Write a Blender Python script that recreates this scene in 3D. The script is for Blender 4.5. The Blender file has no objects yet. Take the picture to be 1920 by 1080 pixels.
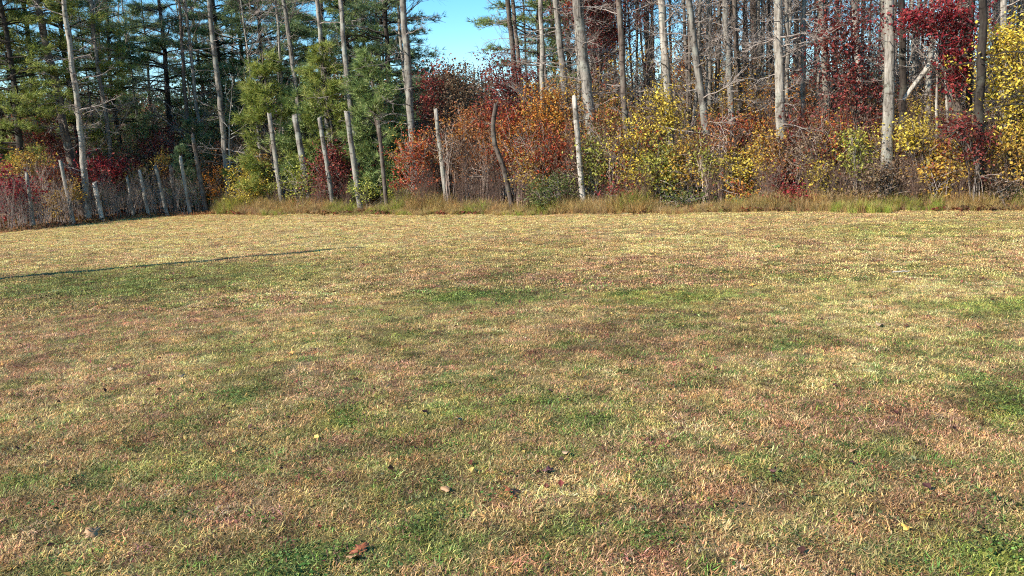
import bpy, math, random
import numpy as np
from mathutils import Vector, Matrix, Euler

# ------------------------------------------------------------------ camera
scene = bpy.context.scene
C = scene.collection
FPX = 1507.0                      # focal length in pixels of the 1920 wide photograph
CAM_H = 1.6
PITCH, ROLL = math.radians(8.9), math.radians(-2.3)
cam_data = bpy.data.cameras.new('camera')
cam_data.sensor_width = 36.0
cam_data.lens = 36.0 * FPX / 1920.0
cam_data.clip_start, cam_data.clip_end = 0.05, 3000.0
cam = bpy.data.objects.new('camera', cam_data)
C.objects.link(cam)
CM = Matrix.Rotation(math.radians(90) - PITCH, 4, 'X') @ Matrix.Rotation(ROLL, 4, 'Z')
CM.translation = Vector((0, 0, CAM_H))
cam.matrix_world = CM
scene.camera = cam
R3 = CM.to_3x3()

# ------------------------------------------------------------------ sky, sun, exposure
SUN_EL = math.radians(34)
SHADOW = Vector((0.8566, 0.5160, 0)).normalized()      # the way shadows fall on the lawn
world = bpy.data.worlds.new('World')
scene.world = world
world.use_nodes = True
wn, wl = world.node_tree.nodes, world.node_tree.links
wn.clear()
sky = wn.new('ShaderNodeTexSky')
sky.sky_type = 'NISHITA'
sky.sun_disc = False
sky.sun_elevation = SUN_EL
sky.sun_rotation = math.atan2(-SHADOW.x, -SHADOW.y)
sky.altitude = 100
sky.air_density, sky.dust_density, sky.ozone_density = 1.0, 0.0, 1.0
bg = wn.new('ShaderNodeBackground')
bg.inputs['Strength'].default_value = 0.108
out = wn.new('ShaderNodeOutputWorld')
sk_hue = wn.new('ShaderNodeHueSaturation')
sk_hue.inputs['Hue'].default_value = 0.493
sk_hue.inputs['Saturation'].default_value = 1.5
wl.new(sky.outputs[0], sk_hue.inputs['Color'])
wl.new(sk_hue.outputs[0], bg.inputs[0])
wl.new(bg.outputs[0], out.inputs[0])

sun_data = bpy.data.lights.new('sun', 'SUN')
sun_data.energy = 4.3
sun_data.angle = math.radians(0.53)
sun_data.color = (1.0, 0.93, 0.82)
sun = bpy.data.objects.new('sun', sun_data)
C.objects.link(sun)
sun_dir = Vector((SHADOW.x * math.cos(SUN_EL), SHADOW.y * math.cos(SUN_EL), -math.sin(SUN_EL)))
sun.rotation_euler = sun_dir.to_track_quat('-Z', 'Y').to_euler()
sun.location = (-20, -20, 30)

scene.view_settings.view_transform = 'Standard'
scene.view_settings.look = 'None'
scene.view_settings.gamma = 1.0
scene.view_settings.use_curve_mapping = False
scene.view_settings.exposure = 1.18
scene.cycles.max_bounces = 3
scene.cycles.diffuse_bounces = 2
scene.cycles.transmission_bounces = 3
scene.cycles.filter_width = 1.1
scene.cycles.adaptive_threshold = 0.02
scene.cycles.use_denoising = False

# ------------------------------------------------------------------ geometry helpers
def ray(px, py):
    return R3 @ Vector(((px - 960) / FPX, (540 - py) / FPX, -1.0))

def at(px, py, D):
    """point seen at a photo pixel, D metres into the field"""
    d = ray(px, py)
    return Vector((0, 0, CAM_H)) + d * (D / d.y)

def G(px, py):
    d = ray(px, py)
    return Vector((0, 0, CAM_H)) + d * (-CAM_H / d.z)

EDGE_PX = [(-420, 452), (0, 437), (150, 420), (270, 408), (400, 402), (800, 401), (1100, 402), (1500, 398), (1920, 396), (2400, 392)]
EDGE = [G(*p) for p in EDGE_PX]
EX = np.array([p.x for p in EDGE]); EY = np.array([p.y for p in EDGE])

def edge_y(x):
    return np.interp(x, EX, EY)

def edge_D(px):
    """depth of the wood's edge along a photo column"""
    y = np.interp(px, [p[0] for p in EDGE_PX], [p[1] for p in EDGE_PX])
    return G(px, y).y

def srgb(r, g, b):
    f = lambda c: (c / 255 / 12.92) if c / 255 <= 0.04045 else ((c / 255 + 0.055) / 1.055) ** 2.4
    return (f(r), f(g), f(b))

def vnoise(x, y, seed, freq):
    """smooth value noise, numpy"""
    rg = np.random.RandomState(seed)
    T = rg.rand(256, 256)
    x = np.asarray(x) * freq + 100.0; y = np.asarray(y) * freq + 100.0
    xi = np.floor(x).astype(int); yi = np.floor(y).astype(int)
    xf = x - xi; yf = y - yi
    u = xf * xf * (3 - 2 * xf); v = yf * yf * (3 - 2 * yf)
    g = lambda a, b: T[a % 256, b % 256]
    return (g(xi, yi) * (1 - u) + g(xi + 1, yi) * u) * (1 - v) + (g(xi, yi + 1) * (1 - u) + g(xi + 1, yi + 1) * u) * v

def fbm(x, y, seed, freq, octaves=4):
    s, a, t = 0, 1.0, 0
    for k in range(octaves):
        s = s + a * vnoise(x, y, seed + k * 17, freq * 2 ** k); t += a; a *= 0.55
    return s / t

def sstep(a, b, x):
    t = np.clip((x - a) / (b - a), 0, 1)
    return t * t * (3 - 2 * t)

def ground_z(x, y):
    x = np.asarray(x, float); y = np.asarray(y, float)
    z = 0.09 * (fbm(x, y, 5, 0.22, 3) - 0.5) + 0.035 * (fbm(x, y, 9, 1.6, 2) - 0.5)
    z = z * sstep(1.0, 3.5, y)
    back = np.clip(y - edge_y(x), 0, 40)
    return z + 0.25 * (fbm(x, y, 3, 0.35, 2) - 0.5) * sstep(0, 3, back)

class MB:
    def __init__(s):
        s.V = []; s.Q = []; s.T = []; s.rq = []; s.rt = []; s.n = 0
    def add(s, V, Q=None, T=None, rq=None, rt=None):
        V = np.asarray(V, float)
        if Q is not None and len(Q):
            Q = np.asarray(Q, int); s.Q.append(Q + s.n); s.rq.append(np.zeros(len(Q)) if rq is None else np.asarray(rq, float))
        if T is not None and len(T):
            T = np.asarray(T, int); s.T.append(T + s.n); s.rt.append(np.zeros(len(T)) if rt is None else np.asarray(rt, float))
        s.V.append(V); s.n += len(V)
    def tube(s, P, R, sides=4, cap=False, rough=0.0, rng=None, rv=0.0):
        P = np.asarray(P, float); R = np.asarray(R, float); n = len(P)
        t = np.gradient(P, axis=0); t /= np.linalg.norm(t, axis=1)[:, None] + 1e-9
        d = P[-1] - P[0]
        ref = np.array([1.0, 0.13, 0.07]) if abs(d[0]) < 0.7 * np.linalg.norm(d) else np.array([0.1, 0.2, 1.0])
        u = np.cross(t, ref); u /= np.linalg.norm(u, axis=1)[:, None] + 1e-9
        v = np.cross(t, u)
        a = np.arange(sides) * 2 * math.pi / sides
        rr = R[:, None] * np.ones(sides)[None]
        if rough and rng is not None:
            rr = rr * (1 + rough * rng.standard_normal((n, sides))) * (1 + rough * rng.standard_normal(sides))[None]
        ring = P[:, None, :] + rr[..., None] * (np.cos(a)[None, :, None] * u[:, None] + np.sin(a)[None, :, None] * v[:, None])
        V = ring.reshape(-1, 3)
        i = np.arange(n - 1)[:, None] * sides; j = np.arange(sides)[None]; k = (j + 1) % sides
        Q = np.stack([i + j, i + k, i + sides + k, i + sides + j], -1).reshape(-1, 4)
        T = None
        if cap:
            c = P[-1] + t[-1] * R[-1] * 0.15
            V = np.vstack([V, c]); b = (n - 1) * sides
            jj = np.arange(sides)
            T = np.stack([b + jj, b + (jj + 1) % sides, np.full(sides, n * sides)], -1)
        s.add(V, Q, T, np.full(len(Q), rv), None if T is None else np.full(len(T), rv))
    def mesh(s, name, smooth=False):
        V = np.vstack(s.V)
        Q = np.vstack(s.Q) if s.Q else np.zeros((0, 4), int)
        T = np.vstack(s.T) if s.T else np.zeros((0, 3), int)
        rnd = np.concatenate(s.rq + s.rt) if (s.rq or s.rt) else np.zeros(0)
        me = bpy.data.meshes.new(name)
        me.vertices.add(len(V)); me.vertices.foreach_set('co', V.astype(np.float32).ravel())
        nl = len(Q) * 4 + len(T) * 3
        me.loops.add(nl); me.loops.foreach_set('vertex_index', np.concatenate([Q.ravel(), T.ravel()]).astype(np.int32))
        me.polygons.add(len(Q) + len(T))
        st = np.concatenate([np.arange(len(Q)) * 4, len(Q) * 4 + np.arange(len(T)) * 3]).astype(np.int32)
        me.polygons.foreach_set('loop_start', st)
        me.polygons.foreach_set('use_smooth', np.full(len(Q) + len(T), smooth))
        at_ = me.attributes.new('rnd', 'FLOAT', 'FACE'); at_.data.foreach_set('value', rnd.astype(np.float32))
        me.update(); me.validate()
        return me

def leaf_quads(mb, P, size, rng, up=0.35, aspect=0.62, rnd=None):
    """one folded leaf blade for every point"""
    P = np.asarray(P, float); n = len(P)
    if n == 0: return
    nrm = rng.standard_normal((n, 3)); nrm[:, 2] = np.abs(nrm[:, 2]) + up
    nrm /= np.linalg.norm(nrm, axis=1)[:, None]
    h = rng.standard_normal((n, 3)); h[:, 2] -= 0.4
    u = h - (h * nrm).sum(1)[:, None] * nrm; u /= np.linalg.norm(u, axis=1)[:, None] + 1e-9
    v = np.cross(nrm, u)
    L = size * (0.65 + 0.7 * rng.random(n))[:, None]; W = L * aspect * (0.8 + 0.4 * rng.random(n))[:, None]
    a = P - u * L * 0.5; c = P + u * L * 0.5 - nrm * L * 0.10
    b = P + v * W * 0.5 + nrm * L * 0.10; d = P - v * W * 0.5 + nrm * L * 0.10
    V = np.stack([a, b, c, d], 1).reshape(-1, 3)
    Q = (np.arange(n) * 4)[:, None] + np.arange(4)[None]
    mb.add(V, Q, None, rng.random(n) if rnd is None else rnd)

# ------------------------------------------------------------------ materials
def new_mat(name):
    m = bpy.data.materials.new(name); m.use_nodes = True
    m.node_tree.nodes.clear()
    return m, m.node_tree.nodes, m.node_tree.links

def ramp(N, cols):
    r = N.new('ShaderNodeValToRGB')
    el = r.color_ramp.elements
    while len(el) < len(cols): el.new(0.5)
    for i, c in enumerate(cols):
        el[i].position = i / max(1, len(cols) - 1); el[i].color = (*c, 1)
    return r

def leaf_mat(name, cols, trans=0.4, rough=0.55, var=0.35):
    m, N, L = new_mat(name)
    a = N.new('ShaderNodeAttribute'); a.attribute_name = 'rnd'
    r = ramp(N, cols)
    sh = N.new('ShaderNodeMath'); sh.operation = 'ADD'; L.new(a.outputs['Fac'], sh.inputs[0])
    oi = N.new('ShaderNodeObjectInfo')
    tc = N.new('ShaderNodeNewGeometry')
    no = N.new('ShaderNodeTexNoise'); no.inputs['Scale'].default_value = 1.3; no.inputs['Detail'].default_value = 2
    L.new(tc.outputs['Position'], no.inputs['Vector'])
    nh = N.new('ShaderNodeTexNoise'); nh.inputs['Scale'].default_value = 2.1; nh.inputs['Detail'].default_value = 3; L.new(tc.outputs['Position'], nh.inputs['Vector'])
    nm = N.new('ShaderNodeMapRange'); nm.inputs[1].default_value = 0.3; nm.inputs[2].default_value = 0.7; nm.inputs[3].default_value = -0.34; nm.inputs[4].default_value = 0.34; L.new(nh.outputs['Fac'], nm.inputs[0]); L.new(nm.outputs[0], sh.inputs[1]); L.new(sh.outputs[0], r.inputs[0])
    ad = N.new('ShaderNodeMath'); ad.operation = 'MULTIPLY_ADD'; ad.inputs[1].default_value = 0.35; ad.inputs[2].default_value = 0.0
    L.new(oi.outputs['Random'], ad.inputs[0])
    a2 = N.new('ShaderNodeMath'); a2.operation = 'MULTIPLY_ADD'; a2.inputs[1].default_value = var * 1.6; L.new(no.outputs['Fac'], a2.inputs[0]); L.new(ad.outputs[0], a2.inputs[2])
    a3 = N.new('ShaderNodeMath'); a3.operation = 'ADD'; a3.inputs[1].default_value = 1.14 - var * 0.8 - 0.17; L.new(a2.outputs[0], a3.inputs[0])
    hs = N.new('ShaderNodeHueSaturation'); L.new(r.outputs[0], hs.inputs['Color']); L.new(a3.outputs[0], hs.inputs['Value'])
    p = N.new('ShaderNodeBsdfPrincipled'); p.inputs['Roughness'].default_value = rough
    p.inputs['Specular IOR Level'].default_value = 0.25
    L.new(hs.outputs[0], p.inputs['Base Color'])
    t = N.new('ShaderNodeBsdfTranslucent'); L.new(hs.outputs[0], t.inputs['Color'])
    mx = N.new('ShaderNodeMixShader'); mx.inputs[0].default_value = trans
    L.new(p.outputs[0], mx.inputs[1]); L.new(t.outputs[0], mx.inputs[2])
    o = N.new('ShaderNodeOutputMaterial'); L.new(mx.outputs[0], o.inputs['Surface'])
    return m

def bark_mat(name, dark, light, lichen=None, scale=11.0, bump=0.95):
    m, N, L = new_mat(name)
    tc = N.new('ShaderNodeTexCoord')
    mp = N.new('ShaderNodeMapping'); mp.inputs['Scale'].default_value = (1, 1, 0.16); L.new(tc.outputs['Object'], mp.inputs['Vector'])
    n1 = N.new('ShaderNodeTexNoise'); n1.inputs['Scale'].default_value = scale; n1.inputs['Detail'].default_value = 6; n1.inputs['Roughness'].default_value = 0.7
    L.new(mp.outputs[0], n1.inputs['Vector'])
    r = ramp(N, [dark, light]); r.color_ramp.elements[0].position = 0.36; r.color_ramp.elements[1].position = 0.62
    L.new(n1.outputs['Fac'], r.inputs[0])
    n2 = N.new('ShaderNodeTexNoise'); n2.inputs['Scale'].default_value = 2.6; n2.inputs['Detail'].default_value = 5; L.new(tc.outputs['Object'], n2.inputs['Vector'])
    r2 = ramp(N, [(0, 0, 0), (1, 1, 1)]); r2.color_ramp.elements[0].position = 0.5; r2.color_ramp.elements[1].position = 0.64; L.new(n2.outputs['Fac'], r2.inputs[0])
    mx = N.new('ShaderNodeMixRGB'); L.new(r2.outputs[0], mx.inputs[0]); L.new(r.outputs[0], mx.inputs[1])
    mx.inputs[2].default_value = (*(lichen or light), 1)
    mp3 = N.new('ShaderNodeMapping'); mp3.inputs['Scale'].default_value = (1, 1, 1.9); L.new(tc.outputs['Object'], mp3.inputs['Vector'])
    n3 = N.new('ShaderNodeTexNoise'); n3.inputs['Scale'].default_value = 5.5; n3.inputs['Detail'].default_value = 3; L.new(mp3.outputs[0], n3.inputs['Vector'])
    r3 = ramp(N, [(.32, .3, .28), (1, 1, 1)]); r3.color_ramp.elements[0].position = 0.33; r3.color_ramp.elements[1].position = 0.42; L.new(n3.outputs['Fac'], r3.inputs[0])
    mk = N.new('ShaderNodeMixRGB'); mk.blend_type = 'MULTIPLY'; mk.inputs[0].default_value = 0.85; L.new(mx.outputs[0], mk.inputs[1]); L.new(r3.outputs[0], mk.inputs[2]); mx = mk
    oi = N.new('ShaderNodeObjectInfo')
    ma = N.new('ShaderNodeMapRange'); ma.inputs[3].default_value = 0.78; ma.inputs[4].default_value = 1.2; L.new(oi.outputs['Random'], ma.inputs[0])
    hs = N.new('ShaderNodeHueSaturation'); L.new(mx.outputs[0], hs.inputs['Color']); L.new(ma.outputs[0], hs.inputs['Value'])
    p = N.new('ShaderNodeBsdfPrincipled'); p.inputs['Roughness'].default_value = 0.9; p.inputs['Specular IOR Level'].default_value = 0.15
    L.new(hs.outputs[0], p.inputs['Base Color'])
    b = N.new('ShaderNodeBump'); b.inputs['Strength'].default_value = bump; b.inputs['Distance'].default_value = 0.03; L.new(n1.outputs['Fac'], b.inputs['Height']); L.new(b.outputs[0], p.inputs['Normal'])
    o = N.new('ShaderNodeOutputMaterial'); L.new(p.outputs[0], o.inputs['Surface'])
    return m

BARK = {
    'grey': bark_mat('bark_grey', srgb(66, 60, 55), srgb(140, 132, 122), srgb(136, 134, 124)),
    'pale': bark_mat('bark_pale', srgb(84, 76, 68), srgb(164, 155, 143), srgb(134, 132, 120)),
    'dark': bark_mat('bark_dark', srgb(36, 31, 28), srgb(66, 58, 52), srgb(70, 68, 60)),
    'brown': bark_mat('bark_brown', srgb(62, 53, 47), srgb(112, 98, 88), srgb(110, 104, 94)),
    'white': bark_mat('bark_white', srgb(140, 130, 118), srgb(188, 180, 168), srgb(104, 96, 88)),
    'birch': bark_mat('bark_birch', srgb(96, 88, 80), srgb(172, 164, 152), srgb(150, 144, 132), scale=14),
    'brush': bark_mat('bark_brush', srgb(140, 120, 108), srgb(180, 160, 146), srgb(164, 148, 136), bump=0.1),
    'twig': bark_mat('bark_twig', srgb(108, 96, 88), srgb(152, 139, 130), srgb(140, 130, 122), bump=0.1),
    'redtwig': bark_mat('bark_redtwig', srgb(88, 67, 58), srgb(120, 96, 84), srgb(108, 92, 82), bump=0.1),
}
PAL = {  # from the dull browned leaves to the fresh bright ones
    'crimson': [srgb(84, 42, 38), srgb(106, 34, 40), srgb(136, 42, 50), srgb(154, 54, 58), srgb(170, 82, 74)],
    'maroon': [srgb(96, 70, 60), srgb(88, 42, 40), srgb(122, 52, 50), srgb(140, 62, 58), srgb(150, 90, 72)],
    'red': [srgb(104, 78, 58), srgb(112, 48, 36), srgb(154, 62, 42), srgb(172, 84, 52), srgb(168, 116, 70)],
    'rust': [srgb(112, 92, 70), srgb(124, 78, 52), srgb(160, 96, 58), srgb(176, 112, 68), srgb(162, 130, 84)],
    'orange': [srgb(108, 84, 54), srgb(140, 84, 40), srgb(180, 112, 44), srgb(196, 136, 54), srgb(176, 132, 70)],
    'yellow': [srgb(130, 108, 60), srgb(164, 140, 56), srgb(206, 180, 66), srgb(224, 202, 90), srgb(182, 166, 84)],
    'yellowgreen': [srgb(104, 98, 56), srgb(112, 118, 50), srgb(148, 152, 62), srgb(186, 182, 84), srgb(172, 166, 92)],
    'gold': [srgb(124, 92, 60), srgb(150, 112, 56), srgb(192, 152, 62), srgb(208, 174, 80), srgb(156, 138, 78)],
    'brown': [srgb(82, 66, 54), srgb(108, 84, 66), srgb(130, 104, 82), srgb(142, 118, 92), srgb(118, 102, 76)],
    'olive': [srgb(98, 88, 60), srgb(72, 84, 44), srgb(88, 102, 52), srgb(112, 120, 66), srgb(132, 126, 74)],
    'mixed': [srgb(112, 76, 52), srgb(150, 70, 48), srgb(176, 120, 54), srgb(190, 160, 66), srgb(138, 134, 66)],
}
LEAF = {k: leaf_mat('leaves_' + k, v) for k, v in PAL.items()}
LEAF['pine'] = leaf_mat('needles_pine', [srgb(80, 98, 58), srgb(110, 128, 74), srgb(136, 152, 90), srgb(158, 160, 108)], 0.28, 0.5, 0.45)
LEAF['pinedark'] = leaf_mat('needles_dark', [srgb(76, 96, 70), srgb(98, 120, 82), srgb(124, 142, 96), srgb(150, 154, 110)], 0.28, 0.5, 0.45)  # shade of the back pines put into the needle colour
LEAF['pinebright'] = leaf_mat('needles_bright', [srgb(84, 98, 46), srgb(116, 128, 58), srgb(142, 148, 74), srgb(164, 160, 92)], 0.3, 0.5, 0.35)  # fresh green of young pines; on large pines, sunlight put into the colour

# ------------------------------------------------------------------ object helpers
def tag(o, label=None, cat=None, group=None, kind=None):
    if label: o['label'] = label
    if cat: o['category'] = cat
    if group: o['group'] = group
    if kind: o['kind'] = kind
    return o

def empty(name, loc, rz=0.0, scale=1.0):
    o = bpy.data.objects.new(name, None); C.objects.link(o)
    o.location = loc; o.rotation_euler = (0, 0, rz)
    o.scale = (scale,) * 3 if not hasattr(scale, '__len__') else scale
    o.empty_display_size = 0.2
    return o

def obj(name, me, mat, parent=None, loc=None, rot=None, scale=None):
    o = bpy.data.objects.new(name, me); C.objects.link(o)
    if mat is not None:
        if len(me.materials) == 0: me.materials.append(None)
        o.material_slots[0].link = 'OBJECT'; o.material_slots[0].material = mat
    if parent is not None: o.parent = parent
    if loc is not None: o.location = loc
    if rot is not None: o.rotation_euler = rot
    if scale is not None: o.scale = scale if hasattr(scale, '__len__') else (scale,) * 3
    return o

def wobble(rng, n, amp):
    w = np.cumsum(rng.standard_normal((n, 3)), axis=0) * amp
    w -= np.linspace(0, 1, n)[:, None] * w[-1]
    return w

# ------------------------------------------------------------------ setting: lawn sheet, wood floor
BLOBS = [  # photo pixel, half width px, half height px, colour key, strength: the patches of the lawn
    (150, 535, 300, 30, 'g', .75), (450, 510, 260, 18, 'g', .45), (300, 600, 420, 40, 'p', .8), (900, 560, 170, 24, 'g', .8),
    (1250, 560, 110, 18, 'b', .8), (1260, 600, 190, 22, 'g', .5), (1850, 580, 120, 20, 'b', .9), (1880, 750, 80, 60, 'g', .9),
    (1870, 780, 50, 26, 'b', .55), (660, 785, 50, 18, 'b', 1.0), (720, 805, 45, 12, 'b', .5), (450, 740, 80, 24, 'g', .85), (350, 870, 140, 34, 'b', .45),
    (200, 965, 80, 26, 'g', .9), (60, 900, 90, 30, 'g', .5), (580, 1050, 100, 40, 'g', .9), (840, 1030, 140, 36, 'g', .6), (1090, 990, 110, 34, 'g', .55),
    (1080, 1000, 60, 22, 'b', .5), (1880, 1055, 90, 34, 'b', .9), (1700, 1040, 120, 30, 'g', .6), (1500, 880, 150, 40, 'g', .55), (1130, 790, 60, 26, 'g', .7),
    (1400, 860, 50, 16, 'b', .7), (840, 770, 80, 22, 'b', .45), (1150, 640, 200, 40, 'd', .55), (900, 530, 190, 14, 'd', .5), (1200, 680, 160, 30, 'p', .6),
    (700, 840, 110, 24, 'd', .6), (1030, 890, 30, 14, 'd', .9), (990, 820, 60, 16, 'p', .7), (870, 850, 30, 14, 'd', .4), (1660, 800, 80, 26, 'd', .6),
    (1720, 790, 40, 16, 'd', .6), (300, 790, 120, 26, 'd', .4), (280, 920, 110, 24, 'd', .55), (90, 940, 100, 20, 'd', .45), (1000, 460, 160, 12, 'd', .35),
    (720, 700, 200, 34, 'p', .7), (150, 700, 200, 40, 'p', .7), (150, 620, 220, 20, 'p', .6), (480, 960, 90, 26, 'p', .6), (1100, 920, 110, 20, 's', .8),
    (1550, 700, 260, 40, 's', .7), (1650, 480, 300, 30, 's', .5), (1300, 800, 120, 30, 's', .6), (1700, 430, 220, 12, 'b', .35), (400, 690, 120, 16, 'b', .3),
    (1000, 930, 90, 14, 's', .5), (1560, 960, 130, 26, 'p', .4), (560, 560, 160, 16, 's', .5), (1640, 600, 240, 26, 's', .55), (1430, 640, 110, 22, 'g', .5),
]
COL = {'g': srgb(110, 121, 68), 'b': srgb(146, 158, 80), 'p': srgb(178, 140, 116), 'd': srgb(118, 88, 78), 's': srgb(200, 176, 128)}

def lawn_tint(x, y):
    x = np.asarray(x, float); y = np.asarray(y, float)
    mixc = lambda c, k, a: c * (1 - a[:, None]) + np.array(k)[None] * a[:, None]
    c = np.repeat(np.array([srgb(176, 149, 114)]), len(x), 0)
    c = mixc(c, srgb(172, 136, 110), 0.5 * sstep(.47, .64, fbm(x, y * 0.7, 21, 0.45)))
    c = mixc(c, COL['s'], 0.8 * sstep(.5, .66, fbm(x, y * 0.7, 31, 0.6)))
    c = mixc(c, srgb(134, 135, 80), 0.42 * sstep(.5, .66, fbm(x, y * 0.7, 41, 0.55)))
    far = sstep(11, 20, y)
    c = mixc(c, srgb(196, 170, 124), 0.72 * far)
    near = 1 - sstep(4.0, 8.5, y)
    c = mixc(c, srgb(124, 116, 74), near * (0.04 + 0.28 * sstep(.35, .62, fbm(x, y, 71, 1.1, 3))))
    for px, py, wx, wy, k, a in BLOBS:
        p = G(px, py); q = G(px, py - wy); q2 = G(px, py + wy)
        rx = wx / FPX * p.y; ry = max(0.08, (q.y - q2.y) / 2)
        w = 1.0 + 1.0 * (fbm(x, y, 77 + int(px), 1.4 / max(rx, .25), 3) - .5)
        d2 = ((x - p.x) / rx) ** 2 + ((y - p.y) / ry) ** 2
        c = mixc(c, COL[k], (0.7 if k in 'dp' else 1.1) * a * np.clip(1.25 * np.exp(-0.9 * d2 * w ** 2) - 0.12, 0, 1) * (0.55 + 0.9 * vnoise(x, y, 11, 3.0)).clip(0, 1))
    c = mixc(c, srgb(96, 66, 56), 0.55 * sstep(.58, .72, fbm(x, y, 51, 5.5, 3)) * (1 - 0.6 * far))
    c = mixc(c, srgb(100, 114, 62), 0.55 * sstep(.57, .70, fbm(x, y, 61, 4.2, 3)) * (1 - 0.75 * far))
    return np.clip(c * np.array([[1.52, 1.47, 1.34]]), 0, .8)

gx = np.arange(-30, 30.01, 0.15); gy = np.arange(1.0, 40.01, 0.15)
XX, YY = np.meshgrid(gx, gy); X, Y = XX.ravel(), YY.ravel()
Z = ground_z(X, Y)
border = (X < -29.9) | (X > 29.9) | (Y < 1.05) | (Y > 39.9)
Z[border] = -0.2
nx, ny = len(gx), len(gy)
mb = MB()
i = (np.arange(ny - 1)[:, None] * nx + np.arange(nx - 1)[None]).ravel()
mb.add(np.stack([X, Y, Z], 1), np.stack([i, i + 1, i + nx + 1, i + nx], 1))
lawn_me = mb.mesh('lawn', True)
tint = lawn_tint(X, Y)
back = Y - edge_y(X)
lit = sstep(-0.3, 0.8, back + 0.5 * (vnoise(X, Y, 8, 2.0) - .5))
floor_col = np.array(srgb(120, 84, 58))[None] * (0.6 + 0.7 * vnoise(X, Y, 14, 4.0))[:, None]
soil = tint * 0.45 * (1 - lit[:, None]) + floor_col * lit[:, None]  # turf ground darkened: shade between the blades put into its colour
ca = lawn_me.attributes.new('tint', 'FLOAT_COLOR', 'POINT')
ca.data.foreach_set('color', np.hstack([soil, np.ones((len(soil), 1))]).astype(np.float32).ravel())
m, N, L = new_mat('lawn_thatch')
a = N.new('ShaderNodeAttribute'); a.attribute_name = 'tint'
geo = N.new('ShaderNodeNewGeometry')
n1 = N.new('ShaderNodeTexNoise'); n1.inputs['Scale'].default_value = 26; n1.inputs['Detail'].default_value = 6; n1.inputs['Roughness'].default_value = 0.75
L.new(geo.outputs['Position'], n1.inputs['Vector'])
mr = N.new('ShaderNodeMapRange'); mr.inputs[1].default_value = 0.3; mr.inputs[2].default_value = 0.72; mr.inputs[3].default_value = 0.45; mr.inputs[4].default_value = 1.35; L.new(n1.outputs['Fac'], mr.inputs[0])
hs = N.new('ShaderNodeHueSaturation'); L.new(a.outputs['Color'], hs.inputs['Color']); L.new(mr.outputs[0], hs.inputs['Value'])
p = N.new('ShaderNodeBsdfPrincipled'); p.inputs['Roughness'].default_value = 0.95; p.inputs['Specular IOR Level'].default_value = 0.1; L.new(hs.outputs[0], p.inputs['Base Color'])
b = N.new('ShaderNodeBump'); b.inputs['Strength'].default_value = 0.8; b.inputs['Distance'].default_value = 0.03; L.new(n1.outputs['Fac'], b.inputs['Height']); L.new(b.outputs[0], p.inputs['Normal'])
o = N.new('ShaderNodeOutputMaterial'); L.new(p.outputs[0], o.inputs['Surface'])
tag(obj('lawn', lawn_me, m), 'mown lawn of straw, tan and green grass', 'lawn', kind='structure')

mb = MB()
ring = [-900, -300, -100, -40, -14, 14, 40, 100, 300, 900]
gxx, gyy = np.meshgrid(ring, ring)
V = np.stack([gxx.ravel(), gyy.ravel() + 20, np.full(gxx.size, -0.16)], 1)
k = len(ring); i = (np.arange(k - 1)[:, None] * k + np.arange(k - 1)[None]).ravel()
mb.add(V, np.stack([i, i + 1, i + k + 1, i + k], 1))
m, N, L = new_mat('leaf_litter')
geo = N.new('ShaderNodeNewGeometry')
n1 = N.new('ShaderNodeTexNoise'); n1.inputs['Scale'].default_value = 1.8; n1.inputs['Detail'].default_value = 8; L.new(geo.outputs['Position'], n1.inputs['Vector'])
r = ramp(N, [srgb(70, 50, 36), srgb(122, 86, 58), srgb(150, 116, 80)]); L.new(n1.outputs['Fac'], r.inputs[0])
p = N.new('ShaderNodeBsdfPrincipled'); p.inputs['Roughness'].default_value = 0.95; L.new(r.outputs[0], p.inputs['Base Color'])
o = N.new('ShaderNodeOutputMaterial'); L.new(p.outputs[0], o.inputs['Surface'])
tag(obj('ground', mb.mesh('ground'), m), 'brown leaf litter ground under the wood', 'ground', kind='structure')

# ------------------------------------------------------------------ trunks, snags and dead branches
def gz(P):
    return float(ground_z(np.array([P.x]), np.array([P.y]))[0])

def base_and_dir(bx, by, tx, ty, D):
    a = at(bx, by, D); b = at(tx, ty, D)
    d = (b - a).normalized()
    z0 = float(ground_z(np.array([a.x]), np.array([a.y]))[0])
    base = a + d * ((z0 - a.z) / d.z)
    return base, d, b

def trunk_mesh(name, rng, d, H, r0, r1, wob=0.012, sides=11, flare=1.35, cap=True, path=None, rough=0.05):
    n = max(8, int(H / 0.3))
    if path is None:
        s = np.linspace(-0.02, 1, n)
        P = np.outer(s * H, np.array(d)) + wobble(rng, n, wob * H / n ** 0.5)
    else:
        P = np.asarray(path, float); s0 = np.linspace(0, 1, len(P)); s = np.linspace(0, 1, n)
        P = np.stack([np.interp(s, s0, P[:, k]) for k in range(3)], 1); P += wobble(rng, n, 0.008)
    hgt = np.clip(P[:, 2], 0, None)
    R = (r0 + (r1 - r0) * np.linspace(0, 1, n)) * (1 + (flare - 1) * np.exp(-hgt / 0.25))
    mb = MB(); mb.tube(P, R, sides, cap, rough, rng)
    return mb.mesh(name, True), P, R

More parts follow.
